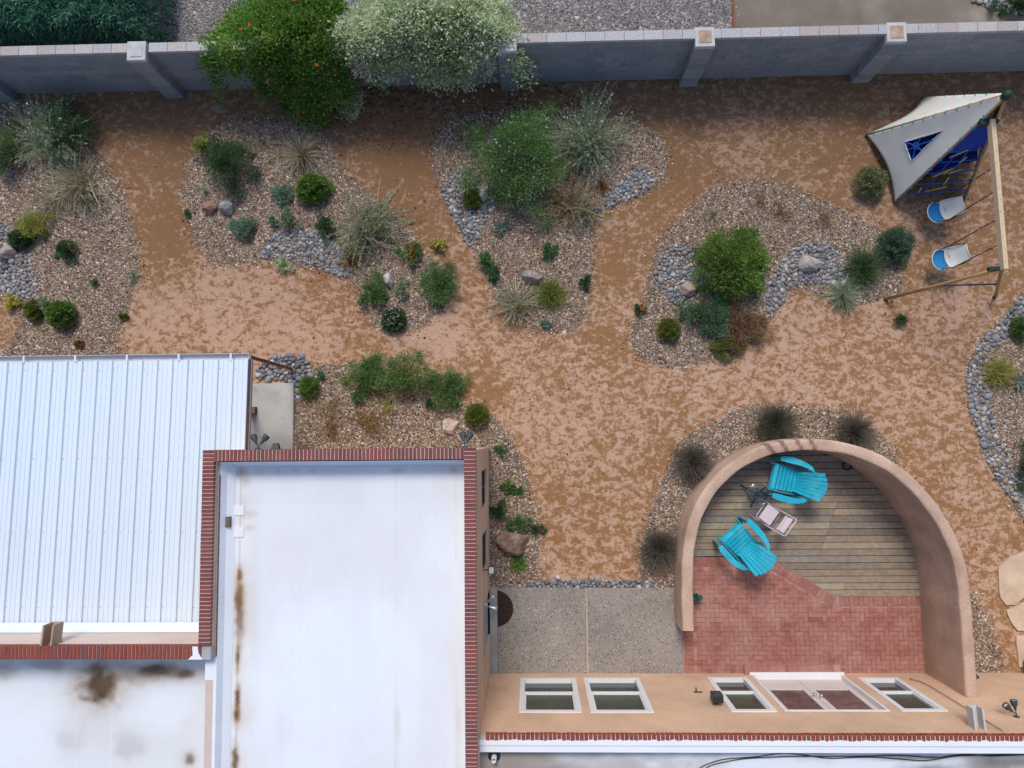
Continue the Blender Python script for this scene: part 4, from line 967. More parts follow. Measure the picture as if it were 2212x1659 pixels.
PAL = dict(
 dark=[(.030, .065, .028), (.045, .085, .035), (.06, .11, .045)], mid=[(.055, .11, .035), (.075, .14, .045), (.10, .17, .06)],
 bright=[(.09, .15, .03), (.12, .19, .04), (.065, .12, .025)], olive=[(.10, .12, .025), (.14, .15, .035), (.075, .095, .02)],
 grey=[(.17, .20, .13), (.22, .25, .17), (.12, .16, .09)], silver=[(.52, .58, .38), (.40, .48, .25), (.66, .69, .54), (.24, .34, .10)],
 straw=[(.42, .36, .24), (.33, .27, .17), (.50, .45, .33), (.27, .23, .13)], brown=[(.17, .10, .055), (.13, .085, .045), (.22, .15, .08)],
 teal=[(.10, .17, .12), (.15, .22, .16), (.07, .13, .085)], pine=[(.018, .065, .045), (.03, .09, .06), (.05, .12, .075)],
 vine=[(.07, .14, .022), (.095, .18, .03), (.045, .10, .018), (.14, .22, .04)], purple=[(.055, .055, .038), (.042, .065, .026), (.08, .068, .058), (.035, .06, .022)],
 ygreen=[(.20, .22, .05), (.14, .17, .04), (.27, .26, .07)], rustg=[(.20, .095, .03), (.14, .075, .03), (.10, .08, .03)])
BOOST = 1.95
PAL = {k: [tuple(min(.62, x * BOOST) for x in c) if k not in ('silver', 'straw') else tuple(x * 1.15 for x in c) for c in v] for k, v in PAL.items()}
def mm(px): return px / 100.0
def LFY(px, py, rx, ry, h, pal, label, cat='shrub', name='shrub', LL=.035, LW=.017, dens=1.0, fl=None, seed=None, group=None, **kw):
    r = np.random.default_rng(int(px * 7 + py) if seed is None else seed); c = P(px, py, h * .45); rx, ry = mm(rx), mm(ry)
    LL, LW = LL * 1.3, LW * 1.45; n = int(dens * 2.6 * rx * ry * math.pi / (LL * LW * .32)) + 250
    a, C = g_leafy(r, rx, ry, h, n, LL, LW, PAL[pal] if isinstance(pal, str) else [tuple(x * BOOST for x in c_) for c_ in pal], **kw)
    f = None
    if fl: f = blossoms(r, top_points(r, a[0], fl[0], fl[3] if len(fl) > 3 else .5), fl[1], fl[2])
    return put(name, label, cat, (c[0], c[1], 0), [a], C, f, group)
def MND(px, py, rx, ry, h, pal, label, LL=.07, LW=.012, dens=1.0, name='mounded_shrub', cat='shrub', fl=None, rough=.15, group=None, out=.85):
    r = np.random.default_rng(int(px * 5 + py)); c = P(px, py, h * .5); rx, ry = mm(rx), mm(ry); LW *= 1.3; n = int(dens * 16000 * rx * ry * math.pi) + 500
    a = g_mound(r, rx, ry, h, n, LL, LW, PAL[pal] if isinstance(pal, str) else [tuple(x * BOOST for x in c_) for c_ in pal], rough, out)
    inner, C = g_leafy(r, rx * .8, ry * .8, h * .8, n // 4, LL, LW, PAL[pal] if isinstance(pal, str) else [tuple(x * BOOST for x in c_) for c_ in pal])
    f = blossoms(r, top_points(r, a[0], fl[0], .3), fl[1], fl[2]) if fl else None
    return put(name, label, cat, (c[0], c[1], 0), [a, inner], C[:8], f, group)
def GRS(px, py, R, h, pal, label, n=420, wd=.010, spread=1.2, droop=.5, name='grass_clump', cat='grass', tip=None, group=None, base=.08, extra=None):
    r = np.random.default_rng(int(px * 3 + py)); c = P(px, py, h * .3)
    a, _ = g_grass(r, mm(R), h, n, wd, PAL[pal] if isinstance(pal, str) else [tuple(x * BOOST for x in c_) for c_ in pal], spread, droop, 6, base, tip)
    return put(name, label, cat, (c[0], c[1], 0), [a] + (extra or []), None, None, group)
def BRM(px, py, R, h, pw, pl, label, n=260, nl=4000, name='wiry_shrub', cat='shrub', LL=.03, LW=.008, spread=1.2, droop=.35, fl=None, group=None, ex=1.0, wd=.007):
    r = np.random.default_rng(int(px * 11 + py)); c = P(px, py, h * .35)
    parts = g_broom(r, mm(R), h, n, nl, PAL[pw], PAL[pl], LL, LW, spread, droop, wd, ex)
    f = blossoms(r, top_points(r, parts[1][0], fl[0], .6), fl[1], fl[2]) if fl else None
    return put(name, label, cat, (c[0], c[1], 0), parts, None, f, group)
WHITEF = [(.75, .75, .72), (.85, .84, .80)]; LILAC = [(.55, .42, .62), (.66, .55, .72), (.48, .36, .58)]; ORANGE = [(.65, .20, .03), (.75, .28, .04), (.55, .12, .03)]; REDOR = [(.75, .13, .04), (.80, .20, .06)]; YEL = [(.70, .55, .08), (.78, .62, .10)]; PINKF = [(.55, .06, .30)]

# --- beyond and over the block wall
def volume(px, py, z0, h, rx, ry, n, LL, LW, pal, label, name, cat, fl=None, nc=90, cs=.22, seed=1, hang=0.0, jit=.22, up=.5):
    r = np.random.default_rng(seed); c = P(px, py, z0 + h * .5)
    a, C = g_leafy(r, rx, ry, h, n, LL, LW, PAL[pal], nc=nc, cs=cs, low=.05, flat=.6, upb=up, jit=jit, irk=.65)
    v = a[0].reshape(-1, 4, 3); C2 = C.copy(); C2[:, 2] += z0
    dz = np.full(len(v), z0)
    if hang: dz -= hang * np.clip((-v[:, 0, 1] - ry * .25) / (ry * .75), 0, 1) ** 1.3
    v[:, :, 2] += dz[:, None]; v[:, :, 2] = np.maximum(v[:, :, 2], .03); a = (v.reshape(-1, 3), a[1], a[2])
    f = blossoms(r, a[0].reshape(-1, 4, 3)[r.integers(0, len(v), fl[0]), 2], fl[1], fl[2]) if fl else None
    return put(name, label, cat, (c[0], c[1], 0), [a], C2[::2], f)
def hedge():
    r = np.random.default_rng(11); c = P(130, 30, 0); x0, x1, y0, y1, h = -13.6, P(318, 60, 1.2)[0], 8.62, 12.0, 1.75
    n = 60000; x, y = r.uniform(x0, x1, n), y0 + (y1 - y0) * r.uniform(0, 1, n) ** 1.3
    ed_ = np.minimum(np.minimum(x1 - x, y - y0) / .45, 1.0); top = h * np.sqrt(np.clip(1 - (1 - np.clip(ed_, 0, 1)) ** 2, .02, 1)) + (fbm(x * 2.2, y * 2.2, 15, 4) - .5) * .45
    z = np.maximum(top - r.exponential(.10, n), r.uniform(.05, .4, n)); lump = fbm(x * 1.5 + 4, y * 1.5, 17, 3)
    d = nrmz(np.stack([r.normal(0, .5, n) + .25, r.normal(-.55, .5, n), r.normal(.45, .35, n)], 1))
    col = pick(r, PAL['pine'], n, .25) * (.7 + .8 * lump)[:, None]
    e_ = empty('conifer_hedge', (-10.5, 9.6, 0)); v, q, cc = leaves(np.stack([x, y, z], 1) - np.array([-10.5, 9.6, 0]), d, .15 * r.uniform(.6, 1.3, n), .030 * r.uniform(.7, 1.3, n), col, r)
    link('foliage', raw_mesh('foliage', v, quads=q, col=cc), LEAF, e_)
    mb = MB()
    for k in range(6):
        bx = -2.9 + k * .75; mb.tube([(bx, .3, 0), (bx + .1, .25, .8), (bx, .3, 1.3)], [.05, .035, .012], 6)
    mb.local('stems', STEM, e_); tag(e_, 'dense dark blue-green conifer hedge behind the wall at the top left corner', 'hedge')
hedge()
CREAM = [(.72, .74, .52), (.66, .70, .45), (.80, .80, .66)]
volume(626, 98, .5, 1.75, 1.66, 1.10, 36000, .080, .044, 'vine', 'bright green trumpet vine with red-orange flowers spilling over the block wall', 'trumpet_vine', 'vine', fl=(40, .055, REDOR), nc=150, cs=.17, seed=14, hang=1.0)
volume(932, 72, .6, 1.9, 2.05, .95, 60000, .085, .032, 'silver', 'big pale bush covered in creamy blossom leaning over the block wall right of the vine', 'silver_bush', 'shrub', nc=220, cs=.15, seed=13, hang=.45, jit=.3, fl=(4200, .032, CREAM))
LFY(730, 205, 70, 45, .7, 'silver', 'grey-green lower tangle hanging at the foot of the vine', name='vine_skirt', cat='shrub', dens=.7, LL=.05, LW=.02)
LFY(655, 195, 55, 40, .8, 'vine', 'dark green vine tail trailing to the ground below the trumpet vine', name='vine_tail', cat='vine', dens=.6, LL=.05, LW=.028)
LFY(349, 78, 8, 8, .15, 'dark', 'tiny green seedling in the grey gravel right behind the wall', name='seedling', cat='plant')
LFY(2200, 5, 40, 30, .5, 'dark', 'dark shrub cut off at the top right corner beyond the wall', dens=1)

# --- far left bed
BRM(100, 290, 90, .95, 'grey', 'grey', 'tall grey-green shrub with tiny white flowers at the far left', n=420, nl=11000, fl=(60, .022, WHITEF), LL=.035, LW=.010, spread=1.05)
LFY(150, 275, 55, 60, .8, 'dark', 'dark green leafy growth right beside the white-flowered shrub at the far left', dens=.6, LL=.03, LW=.012)
LFY(8, 320, 40, 50, .8, 'mid', 'mid green shrub cut off by the left edge below the block wall', dens=.9)
BRM(165, 395, 85, .65, 'straw', 'grey', 'dry straw-coloured bush with bare arching twigs at the far left', n=420, nl=2200, spread=1.35, wd=.013)
BRM(105, 430, 60, .45, 'straw', 'straw', 'low straw grass spilling left of the dry arching bush', n=260, nl=600, spread=1.35)
LFY(75, 487, 42, 28, .35, 'ygreen', 'yellow-green feathery shrub above the left cobbles', LL=.05, LW=.008, dens=1.2)
MND(40, 516, 24, 22, .35, 'dark', 'small very dark green mound tucked beside the left cobbles', dens=1.2)
LFY(140, 540, 25, 24, .35, 'dark', 'dark green leafy shrub alone on gravel near the left edge', dens=1.2)
LFY(205, 611, 8, 8, .12, 'mid', 'tiny green sprout on the far left gravel bed', name='sprout', cat='plant')
GRS(287, 594, 16, .25, 'grey', 'small grey-green tuft at the right rim of the far left bed', n=120)
LFY(27, 655, 18, 16, .18, 'ygreen', 'small plant covered in yellow flowers at the left edge', name='yellow_flower_plant', cat='flowers', fl=(60, .028, YEL, .3))
MND(72, 670, 22, 26, .3, 'olive', 'olive tuft left of the round bright green shrub', dens=1)
LFY(98, 662, 18, 24, .25, 'grey', 'soft grey-green plant between the olive tuft and the round bright shrub', dens=1)
MND(128, 678, 31, 31, .5, 'bright', 'round bright green shrub near the corner of the metal roof', dens=1.2, LL=.06, LW=.02, rough=.14)
LFY(265, 684, 11, 9, .12, 'olive', 'tiny olive plant at the right rim of the far left bed, above the roof', name='sprout', cat='plant')
LFY(172, 743, 9, 9, .12, 'rustg', 'tiny rust-brown plant on gravel just above the metal roof', name='sprout', cat='plant')
LFY(66, 779, 16, 9, .15, 'teal', 'small blue-green plant touching the edge of the metal roof', name='sprout', cat='plant')

# --- grass bed
LFY(493, 352, 58, 62, .85, 'dark', 'tall dark green shrub at the upper left of the ornamental grass bed', dens=.95, LL=.035, LW=.014, seed=51)
LFY(436, 318, 22, 28, .45, 'ygreen', 'yellow-green sprig beside the tall dark green shrub', dens=.8)
GRS(650, 332, 48, .55, 'straw', 'large straw-green feather grass fountain near the top of its bed', n=520, wd=.011, spread=1.25)
GRS(560, 303, 11, .18, 'straw', 'small dry tuft left of the feather grass fountain', n=90)
GRS(443, 412, 13, .2, 'grey', 'small pale tuft above the pair of red and grey boulders', n=110)
LFY(405, 461, 7, 7, .12, 'mid', 'tiny sprout at the left rim of the ornamental grass bed', name='sprout', cat='plant')
LFY(527, 492, 30, 28, .3, 'teal', 'blue-green spreading plant below the pair of boulders', dens=.8, LL=.045, LW=.013)
LFY(611, 420, 28, 24, .3, 'teal', 'blue-green plant left of the bright olive shrub', dens=.9, LL=.045, LW=.013)
LFY(622, 474, 26, 26, .3, 'grey', 'grey-green soft plant just above the cobbles of the grass bed', dens=.9, LL=.04, LW=.013)
LFY(592, 478, 13, 11, .2, 'teal', 'little blue-green plant left of the soft grey-green one', dens=.9)
MND(673, 406, 37, 33, .5, 'bright', 'bright olive-green rounded shrub beside the big sprawling grey one', dens=1.0, LL=.06, LW=.018, rough=.2)
BRM(785, 492, 105, .6, 'straw', 'grey', 'big sprawling grey-green bush with pale twigs in the middle of its bed', n=420, nl=5500, LL=.045, LW=.012, spread=1.35, ex=.75, wd=.013)
LFY(705, 490, 26, 26, .35, 'dark', 'dark green plant at the left end of the sprawling grey bush', dens=.8)
GRS(755, 562, 24, .3, 'rustg', 'rust-brown dried clump at the end of the grass bed cobbles', n=260)
LFY(612, 571, 20, 15, .18, 'silver', 'small silvery plant on the sand below the grass bed cobbles', dens=.9, name='silver_plant', cat='plant')
LFY(890, 548, 28, 26, .3, 'mid', 'marigold clump with orange flowers right of the sprawling grey bush', name='marigold_clump', cat='flowers', fl=(46, .03, ORANGE, .3), dens=1.1)
LFY(947, 531, 17, 16, .2, 'ygreen', 'small plant with pale yellow flowers on the sand between two beds', name='yellow_flower_plant', cat='flowers', fl=(40, .024, YEL, .3))
LFY(945, 615, 48, 46, .45, 'mid', 'large loose green shrub at the lower right of the grass bed', dens=.9, LL=.04, LW=.015)
LFY(808, 634, 34, 34, .4, 'mid', 'green shrub left of the pale upright stone', dens=1.0, LL=.04, LW=.015)
LFY(870, 624, 18, 22, .25, 'grey', 'grey-green plant right of the pale upright stone', dens=.8)
MND(850, 690, 28, 28, .35, 'dark', 'round dark green shrub dotted with white flowers at the tip of its bed', LL=.04, LW=.02, fl=(90, .018, WHITEF), dens=1.1)

# --- lilac bed
LFY(1112, 340, 112, 108, 1.25, [(.07, .14, .035), (.05, .105, .03), (.10, .18, .055), (.12, .19, .07)], 'largest green shrub in the yard, with lilac flowers', name='lilac_flowered_shrub', LL=.05, LW=.013, dens=1.0, fl=(95, .032, LILAC, .35), nc=120, cs=.22, seed=61)
BRM(1268, 300, 92, 1.05, 'grey', 'grey', 'tall wispy grey-green shrub with white flowers right of the lilac-flowered one', n=560, nl=12000, LL=.04, LW=.009, spread=1.05, fl=(80, .022, WHITEF))
BRM(1228, 438, 78, .5, 'brown', 'grey', 'dry brown shrub with bare radiating stems below the lilac-flowered one', n=330, nl=1500, spread=1.4, wd=.013)
BRM(1262, 452, 52, .4, 'straw', 'grey', 'pale straw fringe at the lower right of the dry brown shrub', n=240, nl=1500, spread=1.35, wd=.013)
GRS(1300, 402, 16, .25, 'rustg', 'small brown grass clump above the right cobbles of the lilac bed', n=160)
MND(1020, 428, 22, 24, .34, 'olive', 'dark olive mound ringed by cobbles in the lilac bed', LL=.05, LW=.008, dens=1.4)
LFY(1185, 541, 20, 19, .28, 'mid', 'small round leafy shrub in the middle of the lilac bed', dens=1.2)
LFY(1050, 565, 22, 19, .3, 'mid', 'small green shrub at the left rim of the lilac bed, upper of two', dens=1)
LFY(1066, 594, 16, 16, .25, 'dark', 'small dark green shrub at the left rim of the lilac bed, lower of two', dens=1)
BRM(1116, 658, 58, .5, 'straw', 'grey', 'pale grey spiky bush with radiating twigs at the foot of the lilac bed', n=330, nl=1700, spread=1.35, wd=.013)
GRS(1188, 633, 30, .4, 'olive', 'olive-green dense grass mound beside the reddish boulder', n=1100, wd=.009, spread=1.15, base=.2)
LFY(1265, 611, 12, 14, .2, 'dark', 'small dark green plant at the right rim of the lilac bed', dens=1.2)
LFY(1178, 701, 9, 9, .12, 'teal', 'tiny blue-green plant at the foot of the lilac bed', name='sprout', cat='plant')

# --- juniper bed
LFY(1583, 565, 78, 74, 1.0, 'bright', 'big dense bright green juniper between two cobble patches', LL=.07, LW=.016, dens=1.5, name='juniper', nc=120, cs=.19, upb=.6, irk=.35)
LFY(1530, 686, 55, 50, .45, [(.05, .11, .055), (.035, .085, .04), (.08, .14, .08)], 'low dark green ground cover with red flecks below the juniper', fl=(26, .024, REDOR, .3), dens=1.0)
LFY(1605, 705, 52, 48, .4, 'brown', 'brown half-dry shrub at the lower right of the juniper', dens=.75, LL=.035, LW=.010)
LFY(1572, 748, 38, 22, .3, 'olive', 'olive green low shrub at the bottom of the juniper bed', dens=.8, LL=.035, LW=.010)
MND(1446, 711, 26, 26, .38, 'olive', 'round olive-green mound at the lower left of the juniper bed', LL=.05, LW=.009, dens=1.5)
LFY(1383, 670, 11, 11, .16, 'dark', 'tiny marigold with orange flowers at the left rim of the juniper bed', name='marigold_clump', cat='flowers', fl=(14, .03, ORANGE, .3))
GRS(1542, 464, 16, .25, 'straw', 'small pale straw tuft at the upper left of the juniper bed', n=200)
BRM(1690, 452, 34, .3, 'brown', 'brown', 'thin brown twiggy shrub above the juniper cobbles', n=70, nl=300)
BRM(1782, 470, 26, .25, 'brown', 'brown', 'thin reddish twiggy shrub at the upper right of the juniper bed', n=60, nl=260)
BRM(1640, 432, 26, .22, 'brown', 'brown', 'low dry twigs near the top of the juniper bed', n=50, nl=200)
MND(1936, 528, 36, 38, .5, [(.06, .11, .07), (.08, .135, .085), (.045, .085, .05)], 'lumpy blue-green dwarf pine beside the swings', LL=.06, LW=.010, dens=1.2, rough=.35)
GRS(1866, 580, 42, .45, [(.03, .055, .02), (.045, .075, .03), (.06, .09, .04)], 'dark green dense grass clump at the right end of the juniper bed', n=1300, wd=.009, spread=1.15, base=.22)
GRS(1826, 634, 36, .38, 'grey', 'silvery grey grass clump below the dark green clump', n=800, wd=.009, spread=1.2, base=.18)
MND(1883, 392, 37, 36, .5, [(.11, .14, .06), (.08, .11, .045), (.15, .17, .09)], 'round flowering bush beside the play tent', LL=.045, LW=.012, dens=.9, fl=(150, .017, [(.62, .58, .45), (.6, .35, .15)]), rough=.15)
LFY(1945, 688, 12, 13, .2, 'dark', 'small dark green bush alone on the sand below the swing frame', fl=(6, .02, REDOR, .3))

# --- bed along the house
LFY(798, 812, 48, 42, .5, 'mid', 'left lobe of the green shrubs beside the downspout bed', dens=1.0, LL=.04, LW=.014, seed=71)
LFY(874, 808, 52, 46, .7, [(.075, .13, .045), (.10, .165, .055), (.12, .18, .065)], 'middle and tallest of the green shrubs above the house corner', dens=1.0, LL=.04, LW=.014, fl=(8, .03, YEL, .4))
LFY(952, 838, 54, 40, .4, 'mid', 'right lobe of the green shrubs, reaching to the olive mound', dens=.85, LL=.04, LW=.014, seed=73)
LFY(775, 855, 16, 14, .25, 'mid', 'little green offshoot at the lower left of the house shrubs', dens=1)
BRM(838, 880, 30, .25, 'ygreen', 'ygreen', 'thin yellow-green sprig below the house shrubs', n=40, nl=360)
LFY(930, 872, 13, 10, .15, 'dark', 'small dark plant below the right lobe of the house shrubs')
MND(1030, 896, 27, 27, .42, 'olive', 'perfectly round olive mound at the bend of the house bed', LL=.045, LW=.009, dens=1.6)
MND(667, 836, 22, 24, .35, 'bright', 'bright green tufted shrub beside the concrete slab', LL=.07, LW=.010, dens=1.0, rough=.25)
LFY(693, 808, 9, 9, .2, 'teal', 'tiny blue-green plant above the bright tufted shrub by the slab', name='sprout', cat='plant')
BRM(712, 925, 24, .3, 'brown', 'brown', 'dark dead bush on gravel beside the concrete slab', n=90, nl=700)
BRM(800, 905, 60, .2, 'rustg', 'rustg', 'flattened rust-brown dead stems in front of the house wall', n=110, nl=700, spread=1.45)
BRM(715, 880, 50, .2, 'brown', 'straw', 'flattened straw-brown stems beside the tufted shrub', n=90, nl=500, spread=1.45)
LFY(1081, 970, 14, 10, .18, 'mid', 'small green plant by the top corner of the tall block', dens=1)
LFY(1096, 1052, 15, 12, .18, 'mid', 'low green plant on the gravel strip, left of a pair', dens=1)
LFY(1121, 1060, 11, 8, .12, 'mid', 'low green plant on the gravel strip, right of a pair', dens=1)
LFY(1073, 1100, 22, 26, .25, 'dark', 'dark green creeping plant against the east wall of the tall block', dens=.7)
LFY(1112, 1128, 34, 18, .2, 'mid', 'creeping green plant just above the petrified boulder', dens=.6)
LFY(1158, 1142, 22, 11, .15, 'dark', 'trailing plant with pink flowers at the right of the petrified boulder', fl=(9, .03, PINKF, .2), dens=.8)
GRS(1122, 1218, 17, .2, 'bright', 'bright green tuft below the petrified boulder', n=420, base=.25)

# --- around the round wall and at the right edge
for px, py, lb in [(1500, 1000, 'purple-green fountain grass at the upper left shoulder of the round wall'), (1675, 917, 'dark fountain grass above the top of the round wall, left of two'), (1848, 937, 'purplish fountain grass at the upper right of the round wall'), (1425, 1188, 'purple-green fountain grass against the left side of the round wall, lowest of four')]:
    GRS(px, py, 37, .52, 'purple', lb, n=1900, wd=.009, spread=1.1, droop=.35, base=.16, tip=(.25, .19, .18) if px != 1675 else (.13, .12, .09), group='fountain grasses round the curved wall', cat='grass', name='fountain_grass')
GRS(2160, 805, 34, .4, 'ygreen', 'yellow-brown grassy shrub on the right edge bed', n=800, base=.25, tip=(.34, .22, .10))
MND(2206, 708, 18, 26, .35, 'mid', 'green mound cut off by the right edge', dens=1.1)
LFY(2218, 1010, 18, 60, .4, 'dark', 'dark green foliage cut off by the right edge below the agave', dens=.6)

# --- agaves: every leaf a part
def agave(px, py, R, n, col, label, rise=.6):
    c = P(px, py, .1); o = empty('agave', (c[0], c[1], 0)); r = np.random.default_rng(int(px)); m = M('agave_leaf', (.11, .155, .135), .6, .15, 6, 40, .1, .1, objrand=.2)
    for i in range(n):
        a = i * 2.399 + r.normal(0, .1); u = i / n; L = mm(R) * r.uniform(.8, 1.05) * (1 - .35 * u); el_ = .15 + 1.1 * u * rise; W_ = .055
        v = []
        for s, w_ in ((0, .7), (.35, 1.0), (.7, .7), (1, .03)):
            x = L * s * math.cos(el_ * (1 - .25 * s)); z = .03 + L * s * math.sin(el_) * (1 - .2 * s)
            v += [(x, -W_ * w_ / 2, z + .012 * w_), (x, 0, z - .006), (x, W_ * w_ / 2, z + .012 * w_), (x, 0, z - .016)]
        f = []
        for k in range(3):
            b = k * 4; f += [(b, b + 4, b + 5, b + 1), (b + 1, b + 5, b + 6, b + 2), (b + 2, b + 6, b + 7, b + 3), (b + 3, b + 7, b + 4, b)]
        link('leaf', raw_mesh('leaf', v, faces=f), m, o, (0, 0, 0), a)
    return tag(o, label, 'agave')
agave(1082, 493, 30, 16, None, 'blue-green agave rosette on the gravel below the lilac-flowered shrub')
agave(2204, 825, 34, 14, None, 'grey-green spiky rosette at the right edge beside the cobble band')

# ================================================================== BOULDERS
import bmesh
def rock(px, py, rx, ry, h, label, pal, rot=0.0, seed=0, flat=.85, cuts=9, name='boulder'):
    r = np.random.default_rng(seed + int(px)); bm = bmesh.new(); bmesh.ops.create_icosphere(bm, subdivisions=4, radius=1)
    v = np.array([q.co[:] for q in bm.verts]); 
    for k in range(cuts):                                      # planar facets
        d = nrmz(r.normal(0, 1, 3)); 
        if d[2] < -.2: d = -d
        t = r.uniform(.62, .88); ex = np.maximum(v @ d - t, 0); v = v - ex[:, None] * d * .92
    ff = fbm(v[:, 0] * 2 + v[:, 2] + 5, v[:, 1] * 2 + v[:, 2] * .7, seed, 4) - .5; v *= (1 + .16 * ff + .10 * (fbm(v[:, 0] * 7 + v[:, 2] * 5 + 20, v[:, 1] * 7 + 20, seed + 3, 4) - .5))[:, None]
    v[:, 2] = np.minimum(v[:, 2], flat) * h * .62 + h * .30; v[:, 0] *= mm(rx); v[:, 1] *= mm(ry)
    cs, sn = math.cos(rot), math.sin(rot); v = np.stack([v[:, 0] * cs - v[:, 1] * sn, v[:, 0] * sn + v[:, 1] * cs, np.maximum(v[:, 2], -.04)], 1)
    f = [tuple(q.index for q in p.verts) for p in bm.faces]; bm.free()
    g = fbm(v[:, 0] * 7 + 3, v[:, 1] * 7 + v[:, 2] * 5, seed + 9, 4); g2 = fbm(v[:, 0] * 22, v[:, 1] * 22 + v[:, 2] * 20, seed + 4, 3)
    c = np.tile(np.array(pal[0]), (len(v), 1)); c = lay(c, np.clip(g * 5 - 2.1, 0, 1), pal[1]); c = lay(c, np.clip(g2 * 5 - 2.6, 0, .85), pal[2])
    q = P(px, py, h * .5); ob = link(name, raw_mesh(name, v, faces=f, col=c, smooth=False), M('boulder_stone', (1, 1, 1), .85, .12, 6, 45, .14, .5, .006, attr=True), None, (q[0], q[1], 0)); return tag(ob, label, 'boulder')
GR = [(.28, .27, .26), (.36, .35, .33), (.17, .16, .15)]; RD = [(.30, .18, .13), (.36, .24, .18), (.18, .11, .08)]; BF = [(.55, .42, .34), (.62, .52, .44), (.33, .22, .16)]; WH = [(.46, .45, .43), (.55, .54, .52), (.28, .26, .23)]
rock(452, 449, 17, 15, .28, 'reddish brown angular boulder, left of a pair in the grass bed', RD, .3, 1)
rock(487, 446, 17, 18, .32, 'grey lichened boulder, right of a pair in the grass bed', GR, .5, 2)
rock(838, 603, 11, 19, .32, 'pale grey upright stone between two green shrubs', WH, .1, 3, cuts=14)
rock(1150, 597, 25, 16, .30, 'grey and rust boulder with a sloping top beside the olive grass mound', [(.24, .24, .22), (.33, .22, .17), (.42, .42, .38)], -.3, 4, cuts=14)
rock(1045, 412, 12, 24, .35, 'pale boulder half hidden under the lilac-flowered shrub', WH, -.3, 5)
rock(1750, 568, 26, 20, .32, 'pale mottled boulder lying in the right cobbles of the juniper bed', [(.36, .34, .31), (.46, .43, .40), (.36, .23, .17)], .1, 6, cuts=14)
rock(1492, 622, 20, 18, .28, 'tan boulder half hidden left of the juniper', [(.42, .30, .23), (.36, .33, .31), (.25, .19, .15)], .2, 7)
rock(972, 920, 22, 19, .25, 'flat-topped buff boulder below the round olive mound', BF, -.2, 8, .55, 14)
rock(1108, 1175, 40, 29, .50, 'big brown petrified boulder with cracked top against the tall block', [(.24, .155, .11), (.34, .24, .175), (.13, .085, .065)], .12, 9, .62, 16)
rock(10, 545, 22, 18, .3, 'pinkish boulder at the left edge among the cobbles', [(.42, .31, .27), (.36, .31, .28), (.2, .15, .13)], 0, 10)
# ================================================================== FURNITURE
TURQ = M('turquoise_plastic', (.012, .41, .56), .5, .10, 5, 40, .05, .08, .002, spec=.4, c2=(.07, .50, .62), c2t=(.48, .75), c2scale=4)
def slab_poly(mb, pts_top, th):
    """thin curved slat: list of (left, right) point pairs along its length, with thickness along the local normal"""
    n = len(pts_top); v = []; 
    for i, (a, b) in enumerate(pts_top):
        a, b = V(*a), V(*b); t = V(*pts_top[min(i + 1, n - 1)][0]) - V(*pts_top[max(i - 1, 0)][0]); nn = np.cross(b - a, t); nn = nn / (np.linalg.norm(nn) + 1e-9) * th
        v += [a, b, b - nn, a - nn]
    f = [(0, 1, 2, 3), tuple(4 * (n - 1) + k for k in (3, 2, 1, 0))]
    for i in range(n - 1):
        for k in range(4): f.append((4 * i + k, 4 * i + 4 + k, 4 * i + 4 + (k + 1) % 4, 4 * i + (k + 1) % 4))
    return mb.add(v, f)
